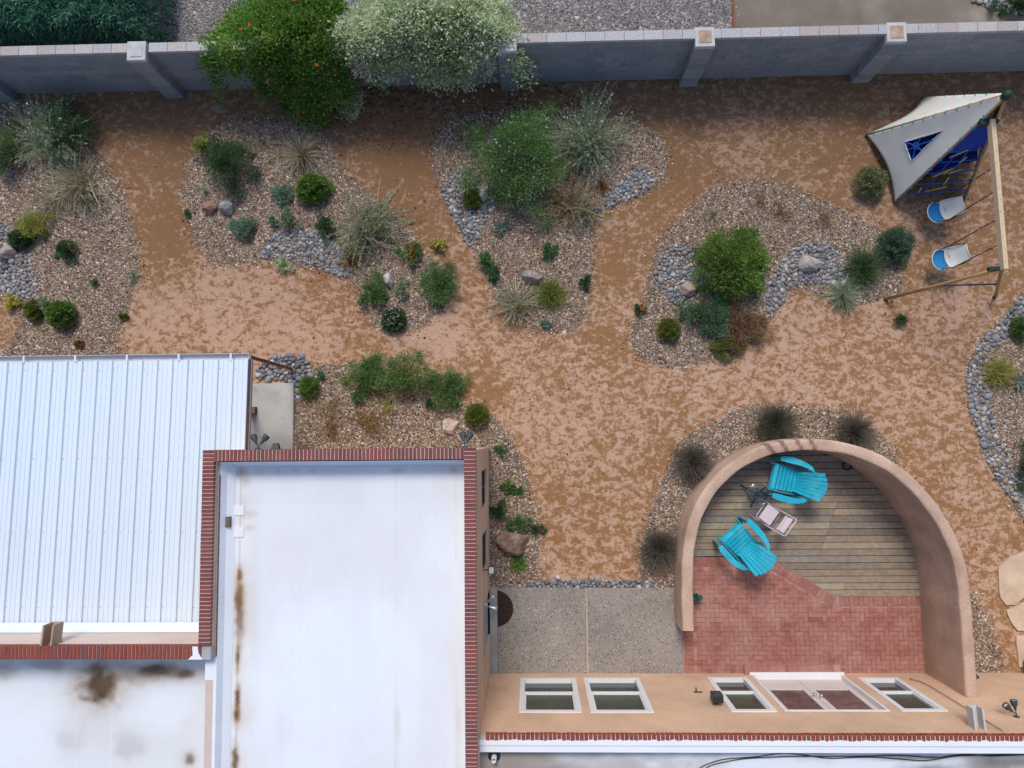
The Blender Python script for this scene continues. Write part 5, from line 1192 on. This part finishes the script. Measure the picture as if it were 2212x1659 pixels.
def adirondack(loc, rz, label):
    e = empty('lounge_chair', loc, rz)                                  # local +Y is the front
    def seat_z(y): return .24 + .13 * (y + .22) / .5 if y > -.2 else .24
    for k in range(6):                                                   # slats run across the seat, rounded front lip
        y0 = .31 - k * .088; y1 = y0 - .070; w0 = .27 - .035 * (k / 6); w1 = .27 - .035 * ((k + 1) / 6)
        if k == 0: pr = [((-w0, .335, .30), (w0, .335, .30)), ((-w0, .315, .36), (w0, .315, .36)), ((-w1, y1, seat_z(y1)), (w1, y1, seat_z(y1)))]
        else: pr = [((-w0, y0, seat_z(y0)), (w0, y0, seat_z(y0))), ((-w1, y1, seat_z(y1)), (w1, y1, seat_z(y1)))]
        slab_poly(MB(), pr, .02).local('seat_slat', TURQ, e)
    nsl = 7
    for k in range(nsl):                                                 # fanned, reclined back slats with an arched top
        t0, t1 = -1 + 2 * (k + .07) / nsl, -1 + 2 * (k + .93) / nsl; tm = (t0 + t1) / 2; hm = .76 - .10 * tm * tm
        pr = []
        for s in np.linspace(0, 1, 5):
            w_ = .205 + .105 * s; L = hm * s; y = -.20 - L * math.sin(.50 + .10 * s); z = .235 + L * math.cos(.50); cv = .05 * (1 - s * .4)
            pr.append(((t0 * w_, y + cv * t0 * t0, z), (t1 * w_, y + cv * t1 * t1, z)))
        slab_poly(MB(), pr, .018).local('back_slat', TURQ, e)
    for zz, s, wd in ((.40, .26, .25), (.63, .60, .295)):
        L = .74 * s; y = -.215 - L * math.sin(.53); z = .228 + L * math.cos(.50)
        slab_poly(MB(), [((-wd, y + .015, z - .035), (wd, y + .015, z - .035)), ((-wd, y - .02, z + .035), (wd, y - .02, z + .035))], .02).local('back_rail', TURQ, e)
    for sgn in (-1, 1):
        ax = [(.40, .30), (.41, .20), (.415, .05), (.41, -.12), (.385, -.27), (.345, -.38), (.30, -.43)]; wi = [.045, .062, .066, .06, .05, .042, .035]
        pr = [((sgn * (x - w_), y, .555 - .03 * (y < .28) * 0), (sgn * (x + w_), y, .545)) for (x, y), w_ in zip(ax, wi)]
        if sgn > 0: pr = [(b, a) for a, b in pr]
        slab_poly(MB(), pr, .022).local('arm', TURQ, e)
        slab_poly(MB(), [((sgn * .36, .36, 0), (sgn * .36, .24, 0)), ((sgn * .37, .36, .30), (sgn * .37, .22, .30)), ((sgn * .385, .30, .54), (sgn * .385, .20, .54))], .022 * sgn).local('front_leg', TURQ, e)
        slab_poly(MB(), [((sgn * .275, .44, .30), (sgn * .275, .44, .41)), ((sgn * .28, .1, .20), (sgn * .28, .1, .35)), ((sgn * .26, -.30, .06), (sgn * .26, -.30, .22)), ((sgn * .25, -.52, 0), (sgn * .25, -.42, .02))], .022).local('side_rail', TURQ, e)
        MB().bar((sgn * .30, -.30, .0), (sgn * .315, -.36, .54), .03, .07).local('rear_leg', TURQ, e)
    return tag(e, label, 'chair', 'turquoise lounge chairs on the deck')
FL = .034
q = P(1700, 1036, .35); adirondack((q[0], q[1], FL), math.atan2(.26, -.97) - math.pi / 2, 'turquoise plastic lounge chair nearer the top of the round wall, facing left')
q = P(1600, 1172, .35); adirondack((q[0], q[1], FL), math.atan2(.75, -.66) - math.pi / 2, 'turquoise plastic lounge chair at the corner of the brick paving, facing up left')
# small round glass table
BLKM = M('black_metal', (.02, .02, .022), .45, .05, bstr=0, spec=.5)
def clear_glass():
    m, n, l, b = new_mat('smoked_table_glass'); tr = n.new('ShaderNodeBsdfTransparent'); tr.inputs[0].default_value = (.74, .80, .84, 1)
    gl = n.new('ShaderNodeBsdfGlossy'); gl.inputs['Roughness'].default_value = .05; mx = n.new('ShaderNodeMixShader'); mx.inputs[0].default_value = .05
    l.new(tr.outputs[0], mx.inputs[1]); l.new(gl.outputs[0], mx.inputs[2]); l.new(mx.outputs[0], n['Material Output'].inputs[0]); return m
q = P(1636, 1068, .42); tb = empty('side_table', (q[0], q[1], FL)); tag(tb, 'small round glass-topped black side table between the lounge chairs', 'table')
MB().lathe((0, 0, .42), [(.0, .0), (.235, .0), (.24, .004), (.235, .008), (0, .008)], 28).local('glass_top', clear_glass(), tb, True)
MB().lathe((0, 0, .415), [(.232, -.006), (.245, -.006), (.247, .004), (.245, .016), (.238, .016), (.232, -.006)], 28).local('rim', M('grey_rim', (.10, .12, .14), .5, .05, bstr=0), tb, True)
for i in range(3):
    a = 2.5 + i * 2.094; f_ = V(math.cos(a) * .30, math.sin(a) * .30, .01); t_ = V(-math.cos(a) * .12, -math.sin(a) * .12, .405)
    MB().tube([f_, t_], .013, 6).local('leg', BLKM, tb, True)
    MB().tube([V(math.cos(a) * .22, math.sin(a) * .22, .11), V(math.cos(a + 2.094) * .22, math.sin(a + 2.094) * .22, .11)], .007, 5).local('brace', BLKM, tb, True)
# pink folding chair
PINKM = M('pale_pink_plastic', (.66, .545, .565), .45, .04, 4, 40, .02, .03); MAUVE = M('mauve_metal', (.60, .52, .60), .4, .04, bstr=0)
q = P(1668, 1117, .38); fc = empty('folding_chair', (q[0], q[1], FL), math.atan2(.60, -.80) - math.pi / 2); tag(fc, 'small pale pink folding chair between the two turquoise chairs', 'chair')
slab_poly(MB(), [((-.17, .23, .345), (.17, .23, .345)), ((-.18, .1, .338), (.18, .1, .338)), ((-.18, -.06, .33), (.18, -.06, .33))], .018).local('seat', PINKM, fc)
slab_poly(MB(), [((-.18, -.165, .52), (.18, -.165, .52)), ((-.165, -.20, .61), (.165, -.20, .61)), ((-.18, -.265, .70), (.18, -.265, .70))], .018).local('backrest', PINKM, fc)
def rr(pts, r, mat, name): MB().tube(pts, r, 6).local(name, mat, fc, True)
rr([(-.215, .33, .01), (-.215, .0, .30), (-.215, -.20, .58), (-.215, -.29, .735), (-.19, -.305, .76), (.19, -.305, .76), (.215, -.29, .735), (.215, -.20, .58), (.215, 0, .30), (.215, .33, .01)], .014, MAUVE, 'back_frame')
rr([(-.195, -.26, .01), (-.195, .05, .28), (-.195, .27, .345), (-.17, .29, .35), (.17, .29, .35), (.195, .27, .345), (.195, .05, .28), (.195, -.26, .01)], .013, MAUVE, 'seat_frame')
rr([(-.19, -.2, .07), (.19, -.2, .07)], .009, MAUVE, 'stretcher')
# half-round door mat on the step
q = P(1071, 1316, .11); mt = MB().lathe((q[0] - .015, q[1], .047), [(0, 0), (.385, 0), (.392, .006), (.385, .012), (0, .012)], 24, a0=-math.pi / 2, a1=math.pi / 2)
MATM = M('dark_mat_fibre', (.035, .025, .018), .95, .25, 20, 80, .3, .6, .004); mo = empty('door_mat', (q[0], q[1], .06)); mt.build('mat_pad', MATM, mo)
mr = MB(); 
for i in range(13):
    a = -math.pi / 2 + math.pi * (i + .5) / 13; mr.bar((q[0] + .06 * math.cos(a), q[1] + .06 * math.sin(a), .0605), (q[0] + .36 * math.cos(a), q[1] + .36 * math.sin(a), .0605), .006, .004)
mr.build('mat_ribs', M('mat_rib', (.075, .05, .032), .9, .2), mo)['kind'] = 'stuff'
tag(mo, 'dark brown half-round door mat against the tall block', 'door mat')
# small planter on the left end of the round wall
q = P(1507, 1292, .25); pt = empty('hanging_planter', (q[0] - .02, q[1], .028)); r_ = np.random.default_rng(5)
MB().lathe((0, 0, 0), [(.05, 0), (.06, .02), (.075, .14), (.08, .15), (.066, .15), (.055, .03)], 12).local('pot', M('teal_glaze', (.03, .20, .18), .3, .1), pt, True)
a_, _ = g_leafy(r_, .10, .10, .16, 260, .045, .022, [(.06, .22, .17), (.09, .28, .22)]); v_ = a_[0].copy(); v_[:, 2] += .12; link('foliage', raw_mesh('foliage', v_, quads=a_[1], col=a_[2]), LEAF, pt)
tag(pt, 'little teal potted plant at the left side of the round wall', 'potted plant')
# dark hose reel lying on the deck by the wall
q = P(1833, 1003, .05); hz = empty('hose_coil', (q[0] - .05, q[1] - .03, FL)); cc_ = [(.09 * math.cos(t_) * (1 + .03 * math.sin(3 * t_)), .09 * math.sin(t_), .012 + .004 * t_) for t_ in np.linspace(0, 18.8, 60)]
MB().tube(cc_, .011, 5).local('hose', M('dark_blue_hose', (.025, .035, .06), .5, .1), hz, True); MB().tube([cc_[-1], (.16, .03, .03)], .014, 6).local('nozzle', BLKM, hz)
tag(hz, 'small dark coil of hose on the deck under the round wall', 'hose')

# ================================================================== LAMPS AND FITTINGS ON THE HOUSE
CHAR = M('charcoal_lamp_metal', (.05, .06, .068), .5, .08, bstr=0); SILV = M('silver_lamp_metal', (.42, .44, .47), .35, .05, bstr=0, metal=.7); BULB = M('lamp_glass', (.60, .62, .64), .2, .03, bstr=0)
def flood(base, wall_n, heads, mat, label, sc=1.0):
    e = empty('flood_lamp', base); wn = V(*wall_n)
    MB().lathe((0, 0, 0), [(.05, 0), (.05, .015), (.02, .03)], 12, axis=wall_n).local('wall_plate', mat, e, True)
    for d in heads:
        L = np.linalg.norm(d); dn_ = V(*d) / L; k = wn * .03 + dn_ * .09 * sc
        MB().tube([wn * .02, wn * .05, k], .011 * sc, 6).local('arm', mat, e, True)
        MB().lathe(k, [(.014 * sc, 0), (.024 * sc, .01 * sc), (.028 * sc, .05 * sc), (.052 * sc, .09 * sc), (.062 * sc, .15 * sc), (.058 * sc, .17 * sc), (.050 * sc, .155 * sc)], 14, axis=dn_).local('lamp_head', mat, e, True)
        MB().lathe(k + dn_ * .140 * sc, [(.052 * sc, 0), (.046 * sc, .012 * sc), (.025 * sc, .022 * sc), (0, .026 * sc)], 12, axis=dn_).local('bulb', BULB, e, True)
    return tag(e, label, 'lamp')
q = P(557, 972, 3.45); flood((q[0], TN, 3.45), (0, 1, 0), [(-.45, .75, -.35), (.45, .75, -.35)], CHAR, 'twin charcoal flood lamp on the parapet above the concrete slab')
q = P(1004, 966, 3.5); flood((q[0], TN, 3.5), (0, 1, 0), [(-.18, .8, -.5), (.35, .8, -.5)], CHAR, 'twin charcoal flood lamp at the right corner of the tall block')
def xwall(x, y, X): d = ray(x, y); return V(0, 0, CAMH) + d * (X / d[0])
q = xwall(1043, 1307, TE); flood((TE, q[1], min(max(q[2], 2.2), 2.6)), (1, 0, 0), [(.5, .42, -.12), (.5, -.2, -.1)], SILV, 'twin silver flood lamp on the tall block above the door mat', .95)
q = ywall(2196, 1549, WY); flood((q[0], WY, q[2]), (0, 1, 0), [(-.6, .6, -.05), (-.05, .75, -.1)], CHAR, 'twin black flood lamp on the window wall at the right edge', 1.0)
q = P(1063.5, 1232, 1.9); e = empty('led_flood_lamp', (TE, q[1], 1.85)); MB().box(.0, .09, -.012, .012, -.01, .02).local('bracket', CHAR, e); MB().box(.08, .20, -.075, .075, .02, .045, bev=.008).local('housing', CHAR, e); MB().box(.095, .185, -.06, .06, .0455, .049).local('lens', M('lamp_lens', (.70, .69, .60), .3, .03, bstr=0), e)
tag(e, 'square flood lamp with pale lens beside the lower east window', 'lamp')
q = ywall(1554, 1530, WY); e = empty('wall_speaker', (q[0], WY, 1.75)); MB().box(-.012, .012, 0, .08, .05, .10).local('bracket', BLKM, e); MB().box(-.095, .095, .07, .22, 0, .26, bev=.02).local('cabinet', BLKM, e); MB().box(-.08, .08, .221, .226, .02, .24).local('grille', CHAR, e)
tag(e, 'black outdoor speaker on the window wall left of the french door', 'speaker')
q = ywall(1508, 1496, WY); e = empty('wall_bracket', (q[0], WY, q[2])); MB().box(-.085, .085, 0, .02, -.015, .015).local('plate', CHAR, e); MB().box(-.05, -.03, .02, .10, -.01, .03).local('peg', CHAR, e); tag(e, 'small dark wall bracket between the second window and the speaker', 'bracket')
q = ywall(2111, 1467, WY); e = empty('hose_tap', (q[0], WY, q[2])); MB().tube([(0, 0, 0), (0, .06, 0), (0, .09, -.04)], .014, 6).local('spout', CHAR, e, True); MB().lathe((0, .055, .02), [(.03, 0), (.03, .01), (.01, .015)], 8).local('handle', CHAR, e); tag(e, 'little dark hose tap low on the wall right of the round wall', 'tap')
e = empty('wall_vent', (P(600, 968, 3.3)[0], TN, 3.35)); MB().add([(-.07, 0, 0), (.07, 0, 0), (.05, .10, .02), (-.05, .10, .02), (-.07, 0, .10), (.07, 0, .10), (.05, .09, .08), (-.05, .09, .08)], [(3, 2, 1, 0), (4, 5, 6, 7), (0, 1, 5, 4), (1, 2, 6, 5), (2, 3, 7, 6), (3, 0, 4, 7)]).local('hood', BLKM, e); MB().box(-.08, .08, -.005, .008, -.01, .11).local('flange', CHAR, e); tag(e, 'small black vent hood peeking past the parapet right of the left twin lamp', 'vent')
# iron hook rod leaning along the wall
a_, b_ = ywall(1972, 1470, WY), ywall(2168, 1584, WY); rd = [V(a_[0] + .0, WY + .05, a_[2])]
hk = [(a_[0] - .02, WY + .03, a_[2] - .06), (a_[0] - .05, WY + .03, a_[2] - .02), (a_[0] - .02, WY + .03, a_[2] + .03), (a_[0] + .06, WY + .03, a_[2] + .12), (a_[0] + .12, WY + .03, a_[2] + .4), (b_[0], WY + .03, 2.0), (b_[0], WY + .03, 3.15)]
o = MB().tube(hk, .008, 5).build('hook_rod', RUSTM, None, True); tag(o, 'thin rusty rod with a hook running up the wall beside the roof spout', 'rod')
# cables on the wing roof
for k, (pts, lb) in enumerate([([(1505, 1664), (1525, 1652), (1560, 1641), (1600, 1637), (1640, 1634), (1690, 1627), (1730, 1630), (1790, 1638), (1850, 1636), (1900, 1636), (1960, 1641), (2000, 1643), (2060, 1634), (2100, 1632), (2160, 1630), (2230, 1625)], 'upper of two black cables lying along the wing roof'), ([(1520, 1664), (1540, 1652), (1600, 1640), (1660, 1636), (1720, 1634), (1800, 1634), (1880, 1633), (1950, 1632), (2020, 1636), (2080, 1630), (2150, 1633), (2230, 1629)], 'lower of two black cables lying along the wing roof')]):
    o = MB().tube(spline([P(a, b, 3.115 + .006 * k) for a, b in pts], 5, closed=False), .009, 5).build('roof_cable', BLKM, None, True); tag(o, lb, 'cable', 'black cables on the wing roof')
pv = P(1074, 1632, 3.1); e = empty('vent_pipe', (pv[0] - .05, WY - .42, 3.10)); MB().lathe((0, 0, 0), [(.06, 0), (.045, .02), (.045, .20), (.038, .20), (.038, .05)], 12).local('pipe', M('white_pipe', (.6, .61, .63), .5, .05), e, True); MB().lathe((0, 0, 0), [(.11, .002), (.105, .012), (.06, .03)], 12).local('boot', BLKM, e, True); tag(e, 'white vent pipe behind the white coping next to the tall block', 'pipe')

# ================================================================== PLAY SET
PINE = M('pale_pine', (.62, .48, .30), .7, .12, 2, 40, .08, .15, stretch=(1, .3, 1)); OCH = M('ochre_pole', (.36, .22, .09), .6, .18, 3, 40, .1)
CAN = M('canvas', (.70, .68, .62), .9, .05, 3, 120, .05, .15, .002); BLU = M('blue_fabric', (.014, .05, .34), .8, .2, 4, 60, .12); ROPE = M('blue_rope', (.02, .11, .46), .7, .2, 8, 60, .15); TEAL = M('teal_tie', (.02, .34, .40), .6, .1); YRG = M('yellow_rung', (.50, .40, .16), .6, .15); BLKR = M('black_rope', (.025, .025, .028), .8, .2); GRNJ = M('dark_green_joint', (.015, .04, .03), .6, .15)
APX = P(2176, 205, 3.0); FA, FB, FC, FD = (P(*p, 0) for p in ((1871, 294), (1931, 438), (1993, 213), (2080, 433))); FE = V(10.25, 6.75, 0)
ps = empty('play_set', (APX[0], APX[1], 0)); tag(ps, 'off-white canvas climbing tent with blue net and a pale timber swing beam', 'play set')
def on(a, b, t): return a + (b - a) * t
for f_ in (FA, FB, FC, FD, FE):
    top = on(f_, APX, 1.0); MB().tube([f_ + V(0, 0, .03), top], [.032, .030], 8).build('pole', OCH, ps, True)
    MB().tube([f_, on(f_, APX, .03)], .040, 8).build('foot_cap', GRNJ, ps, True)
MB().lathe(APX + V(0, 0, -.10), [(.05, 0), (.085, .04), (.09, .12), (.06, .17), (0, .18)], 10).build('apex_joint', GRNJ, ps, True)
def sail(A, B, hole=None, sag=.10, lo=.0, hi=.96, n=16, out=.04, name='canvas_panel', mat=CAN, edge=.11):
    """taut triangular sail between two poles; concave lower edge, slight inward belly, optional triangular opening"""
    nr_ = np.cross(B - A, APX - A); nr_ /= np.linalg.norm(nr_); cen = (FA + FB + FC + FD + FE) / 5
    if nr_.dot(A - cen) < 0: nr_ = -nr_
    v = []; f = []
    for i in range(n + 1):
        for j in range(n + 1):
            u = j / n; t0 = lo + edge * math.sin(math.pi * u) ** .8; t = t0 + (hi - t0) * i / n
            p = on(on(A, APX, t), on(B, APX, t), u) + nr_ * (out - sag * math.sin(math.pi * u) * math.sin(math.pi * min(1, (t - lo) / (hi - lo))) * .8)
            v.append(p)
    keep = lambda i, j: True
    if hole is not None:
        def keep(i, j):
            u = (j + .5) / n; t0 = lo + edge * math.sin(math.pi * u) ** .8; s = t0 + (hi - t0) * (i + .5) / n
            return not inside(np.array([[u, s]]), hole)[0]
    for i in range(n):
        for j in range(n):
            if keep(i, j): f.append((i * (n + 1) + j, i * (n + 1) + j + 1, (i + 1) * (n + 1) + j + 1, (i + 1) * (n + 1) + j))
    K = len(v); v2 = v + [p - nr_ * .006 for p in v]; f2 = f + [tuple(K + k for k in q[::-1]) for q in f]
    cnt = {}
    for q in f:
        for a, b in zip(q, q[1:] + q[:1]): cnt[(a, b)] = 1
    f2 += [(b, a, a + K, b + K) for (a, b) in cnt if (b, a) not in cnt]
    return MB().add(v2, f2).build(name, mat, ps, True)
HOLE = [(.299, .273), (.673, .267), (.454, .558)]           # along the lower edge, up the panel
sail(FA, FB, HOLE, n=60, lo=.02, sag=.03, edge=.055)
sail(FC, FA, lo=.02, edge=.12); sail(FE, FC, lo=.05); sail(FD, FE, lo=.05, hi=.80)
# white binding round the opening, blue net with a ring in it
def on_sail(A, B, u, s, lo=.02, hi=.96, edge=.11, off=.05):
    nr_ = np.cross(B - A, APX - A); nr_ /= np.linalg.norm(nr_); cen = (FA + FB + FC + FD + FE) / 5
    if nr_.dot(A - cen) < 0: nr_ = -nr_
    t = s
    return on(on(A, APX, t), on(B, APX, t), u) + nr_ * (off - .03 * math.sin(math.pi * u) * math.sin(math.pi * (t - lo) / (hi - lo)) * .8)
cr = [on_sail(FA, FB, *h) for h in HOLE]; MB().tube(cr + [cr[0]], .012, 5).build('opening_binding', M('white_binding', (.75, .75, .73), .8, .05), ps)
ctr = (cr[0] + cr[1] + cr[2]) / 3 + (cr[0] - cr[2]) * .08
for tgt in (cr[0], cr[1], on(cr[0], cr[1], .45), on(cr[1], cr[2], .35), on(cr[0], cr[2], .45), on(cr[1], cr[2], .7)): MB().tube([ctr, tgt], .013, 5).build('net_rope', ROPE, ps)
MB().lathe(ctr, [(.05, -.01), (.075, -.01), (.08, .01), (.05, .01), (.05, -.01)], 12, axis=np.cross(cr[1] - cr[0], cr[2] - cr[0])).build('net_ring', ROPE, ps)
# inner blue hammock cloth
ib = [on(FA, APX, .22), on(FB, APX, .20), on(FD, APX, .42), on(FE, APX, .45), on(FC, APX, .36)]; c0 = np.mean(ib, 0); c0[2] = .62
hm = MB(); pts_ = []
for i in range(5):
    a, b = ib[i] * .96 + c0 * .04, ib[(i + 1) % 5] * .96 + c0 * .04
    for k in range(4): pts_.append(on(a, b, k / 4) * (1 - .10 * math.sin(math.pi * k / 4)) + c0 * .10 * math.sin(math.pi * k / 4))
L_ = len(pts_); ring2 = [on(p, c0, .5) - V(0, 0, .08) for p in pts_]; vv = pts_ + ring2 + [c0]
ff = [(i, (i + 1) % L_, L_ + (i + 1) % L_, L_ + i) for i in range(L_)] + [(L_ + i, L_ + (i + 1) % L_, 2 * L_) for i in range(L_)]
K = len(vv); hm.add(vv + [p - V(0, 0, .006) for p in vv], ff + [tuple(K + k for k in q[::-1]) for q in ff]).build('hammock_cloth', BLU, ps, True)
# blue upper cloth in the entrance
uv = [on(FB, APX, .80), on(FD, APX, .80), on(FD, APX, .56), on(FB, APX, .50)]; ubn = V(0, .03, 0)
MB().add([*uv, *[p + ubn for p in uv]], [(0, 1, 2, 3), (7, 6, 5, 4), (0, 4, 5, 1), (1, 5, 6, 2), (2, 6, 7, 3), (3, 7, 4, 0)]).build('entrance_cloth', BLU, ps)
# climbing net across the entrance with yellow rungs
for t in (.10, .20, .31, .42, .52):
    a, b = on(FB, APX, t), on(FD, APX, t + .02); mid = on(a, b, .5) - V(0, 0, .03); MB().tube([a, mid, b], .013, 5).build('net_rope', ROPE, ps)
for u in (.30, .55):
    MB().tube([on(on(FB, APX, t), on(FD, APX, t), u) for t in (.06, .25, .45, .62)], .013, 5).build('net_rope', ROPE, ps)
for t, u0, u1, dt in [(.46, .20, .52, .07), (.46, .62, .55, -.06), (.34, .42, .40, -.05), (.34, .70, .46, -.04), (.27, .22, .50, .08), (.26, .54, .54, -.08), (.16, .20, .22, -.06), (.16, .62, .32, -.05)]:
    a, b = on(on(FB, APX, t), on(FD, APX, t), u0), on(on(FB, APX, t + dt), on(FD, APX, t + dt), u1); MB().tube([a + V(0, 0, .03), b + V(0, 0, .03)], .017, 6).build('rung', YRG, ps, True)
for f_, kk in ((FA, 11), (FB, 9), (FC, 7), (FD, 6)):
    for i in range(kk):
        c_ = on(f_, APX, .08 + .85 * i / kk); d_ = (APX - f_) / np.linalg.norm(APX - f_); MB().lathe(c_ - d_ * .012, [(.036, 0), (.050, .0), (.050, .024), (.036, .024), (.036, 0)], 8, axis=d_).build('rope_tie', TEAL, ps)
# swing beam, end frame
B0, B1 = P(2141, 262, 2.45), P(2169, 580, 2.42); J = P(2158, 583, 2.35); G1, G2 = P(1911, 647, 0), P(2149, 641, 0)
sf = ps
MB().bar(B0 + V(0, .02, 0), B1 + V(0, -.02, 0), .085, .13).build('beam', PINE, sf)
for gf in (G1, G2):
    MB().tube([gf + V(0, 0, .02), V(B1[0], B1[1] + .02, 2.36)], [.035, .032], 8).build('end_leg', OCH, sf, True); MB().tube([gf, gf + (J - gf) * .025], .042, 8).build('foot_cap', GRNJ, sf, True)
MB().tube([on(G1, V(B1[0], B1[1], 2.36), .5), on(G2, V(B1[0], B1[1], 2.36), .5)], .018, 6).build('cross_bar', M('dark_blue_tube', (.02, .03, .06), .5, .1), sf, True)
MB().bar(V(B1[0] - .22, B1[1] + .02, 2.30), V(B1[0] + .06, B1[1] + .02, 2.34), .07, .10).build('end_bracket', GRNJ, sf)
MB().box(B0[0] - .20, B0[0] - .04, B0[1] - .06, B0[1] + .06, 2.36, 2.46).build('hub_bracket', GRNJ, sf); MB().lathe((B0[0] + .12, B0[1] + .02, 2.40), [(.03, -.05), (.06, -.03), (.06, .03), (.03, .05)], 10).build('hub_knob', GRNJ, sf, True)
for i in range(12):
    c_ = on(B0, B1, (i + .5) / 12) + V(.01 * (-1) ** i, 0, .0655); MB().lathe(c_, [(.008, 0), (.007, .004), (0, .005)], 6).build('bolt', BLKR, sf)
# two bucket swings
def swing(px, py, label, tb):
    q = P(px, py, .45); e = empty('canvas_swing', (q[0], q[1], .28), .22)
    bl = M('bright_blue_seat', (.022, .22, .48), .7, .1, 4, 50, .08)
    pan = []; N_ = 20
    for ring in (1.0, .8, .45):
        for k in range(N_):
            a = 2 * math.pi * k / N_; pan.append((-.14 + .185 * ring * math.cos(a), .225 * ring * math.sin(a), .10 + .07 * ring * ring + (.05 * max(0, math.cos(a)) * ring)))
    pan.append((-.16, 0, .10)); f = [(r0 * N_ + k, r0 * N_ + (k + 1) % N_, (r0 + 1) * N_ + (k + 1) % N_, (r0 + 1) * N_ + k) for r0 in range(2) for k in range(N_)] + [(2 * N_ + k, 2 * N_ + (k + 1) % N_, 3 * N_) for k in range(N_)]
    K_ = len(pan); MB().add(pan + [(x, y, z - .012) for x, y, z in pan], f + [tuple(K_ + k for k in q_[::-1]) for q_ in f]).local('seat_pad', bl, e, True)
    rim = [pan[k] for k in range(N_)]; MB().tube(rim + [rim[0]], .010, 5).local('seat_rim', CAN, e, True)
    bk = []
    for i in range(7):
        s = i / 6; x = -.05 + .33 * s; hw = .225 - .055 * s + .02 * math.sin(math.pi * s); z0 = .165 + .10 * s + .22 * s * s
        for j in range(9):
            u = -1 + 2 * j / 8; bk.append((x - .05 * (1 - u * u) * s * .3, hw * u, z0 + .10 * u * u * (1 - s)))
    f = [(i * 9 + j, i * 9 + j + 1, (i + 1) * 9 + j + 1, (i + 1) * 9 + j) for i in range(6) for j in range(8)]; K_ = len(bk)
    MB().add(bk + [(x + .008, y, z - .010) for x, y, z in bk], f + [tuple(K_ + k for k in q_[::-1]) for q_ in f]).local('backrest', CAN, e, True)
    MB().tube([bk[54], bk[58], bk[62]], .011, 6).local('top_bar', M('white_bar', (.72, .72, .70), .5, .04), e, True)
    ob = org(e); cs_, sn_ = math.cos(-.22), math.sin(-.22)
    def loc(p): d = p - ob; return V(d[0] * cs_ - d[1] * sn_, d[0] * sn_ + d[1] * cs_, d[2])
    for sgn, t in zip((1, -1), tb):
        bp = loc(on(B0, B1, t) + V(0, 0, -.06)); lo_ = V(.02, sgn * .23, .30); MB().tube([bp, lo_], .011, 5).local('rope', BLKR, e, True)
        MB().tube([lo_, V(-.20, sgn * .20, .17)], .010, 5).local('rope', BLKR, e, True); MB().tube([lo_, V(bk[58][0], sgn * .19, bk[58][2])], .010, 5).local('rope', BLKR, e, True)
        for kk in (.12, .35): MB().lathe(on(bp, lo_, kk), [(.016, -.03), (.018, 0), (.016, .03)], 6, axis=lo_ - bp).local('rope_clip', M('clip_grey', (.35, .36, .38), .4, .05, bstr=0), e)
    return tag(e, label, 'swing', 'canvas swings under the beam')
swing(2036, 456, 'canvas swing with blue seat hanging nearer the play tent', (.31, .47)); swing(2046, 558, 'canvas swing with blue seat hanging nearer the end frame', (.66, .83))

# black rubber basin half out of sight at the right edge
q = P(2222, 1462, .1); e = empty('rubber_basin', (q[0] + .10, WY + .20, 0)); RUB = M('black_rubber', (.018, .018, .02), .6, .15)
MB().lathe((0, 0, 0), [(.14, 0), (.16, .03), (.185, .17), (.195, .18), (.175, .18), (.155, .06), (0, .05)], 24).local('basin', RUB, e, True)
MB().tube([(.19 * math.cos(t_), .19 * math.sin(t_), .18) for t_ in np.linspace(0, 6.283, 25)], .014, 6).local('rim', RUB, e, True)
tag(e, 'black rubber basin cut off by the right edge, against the house wall', 'basin')
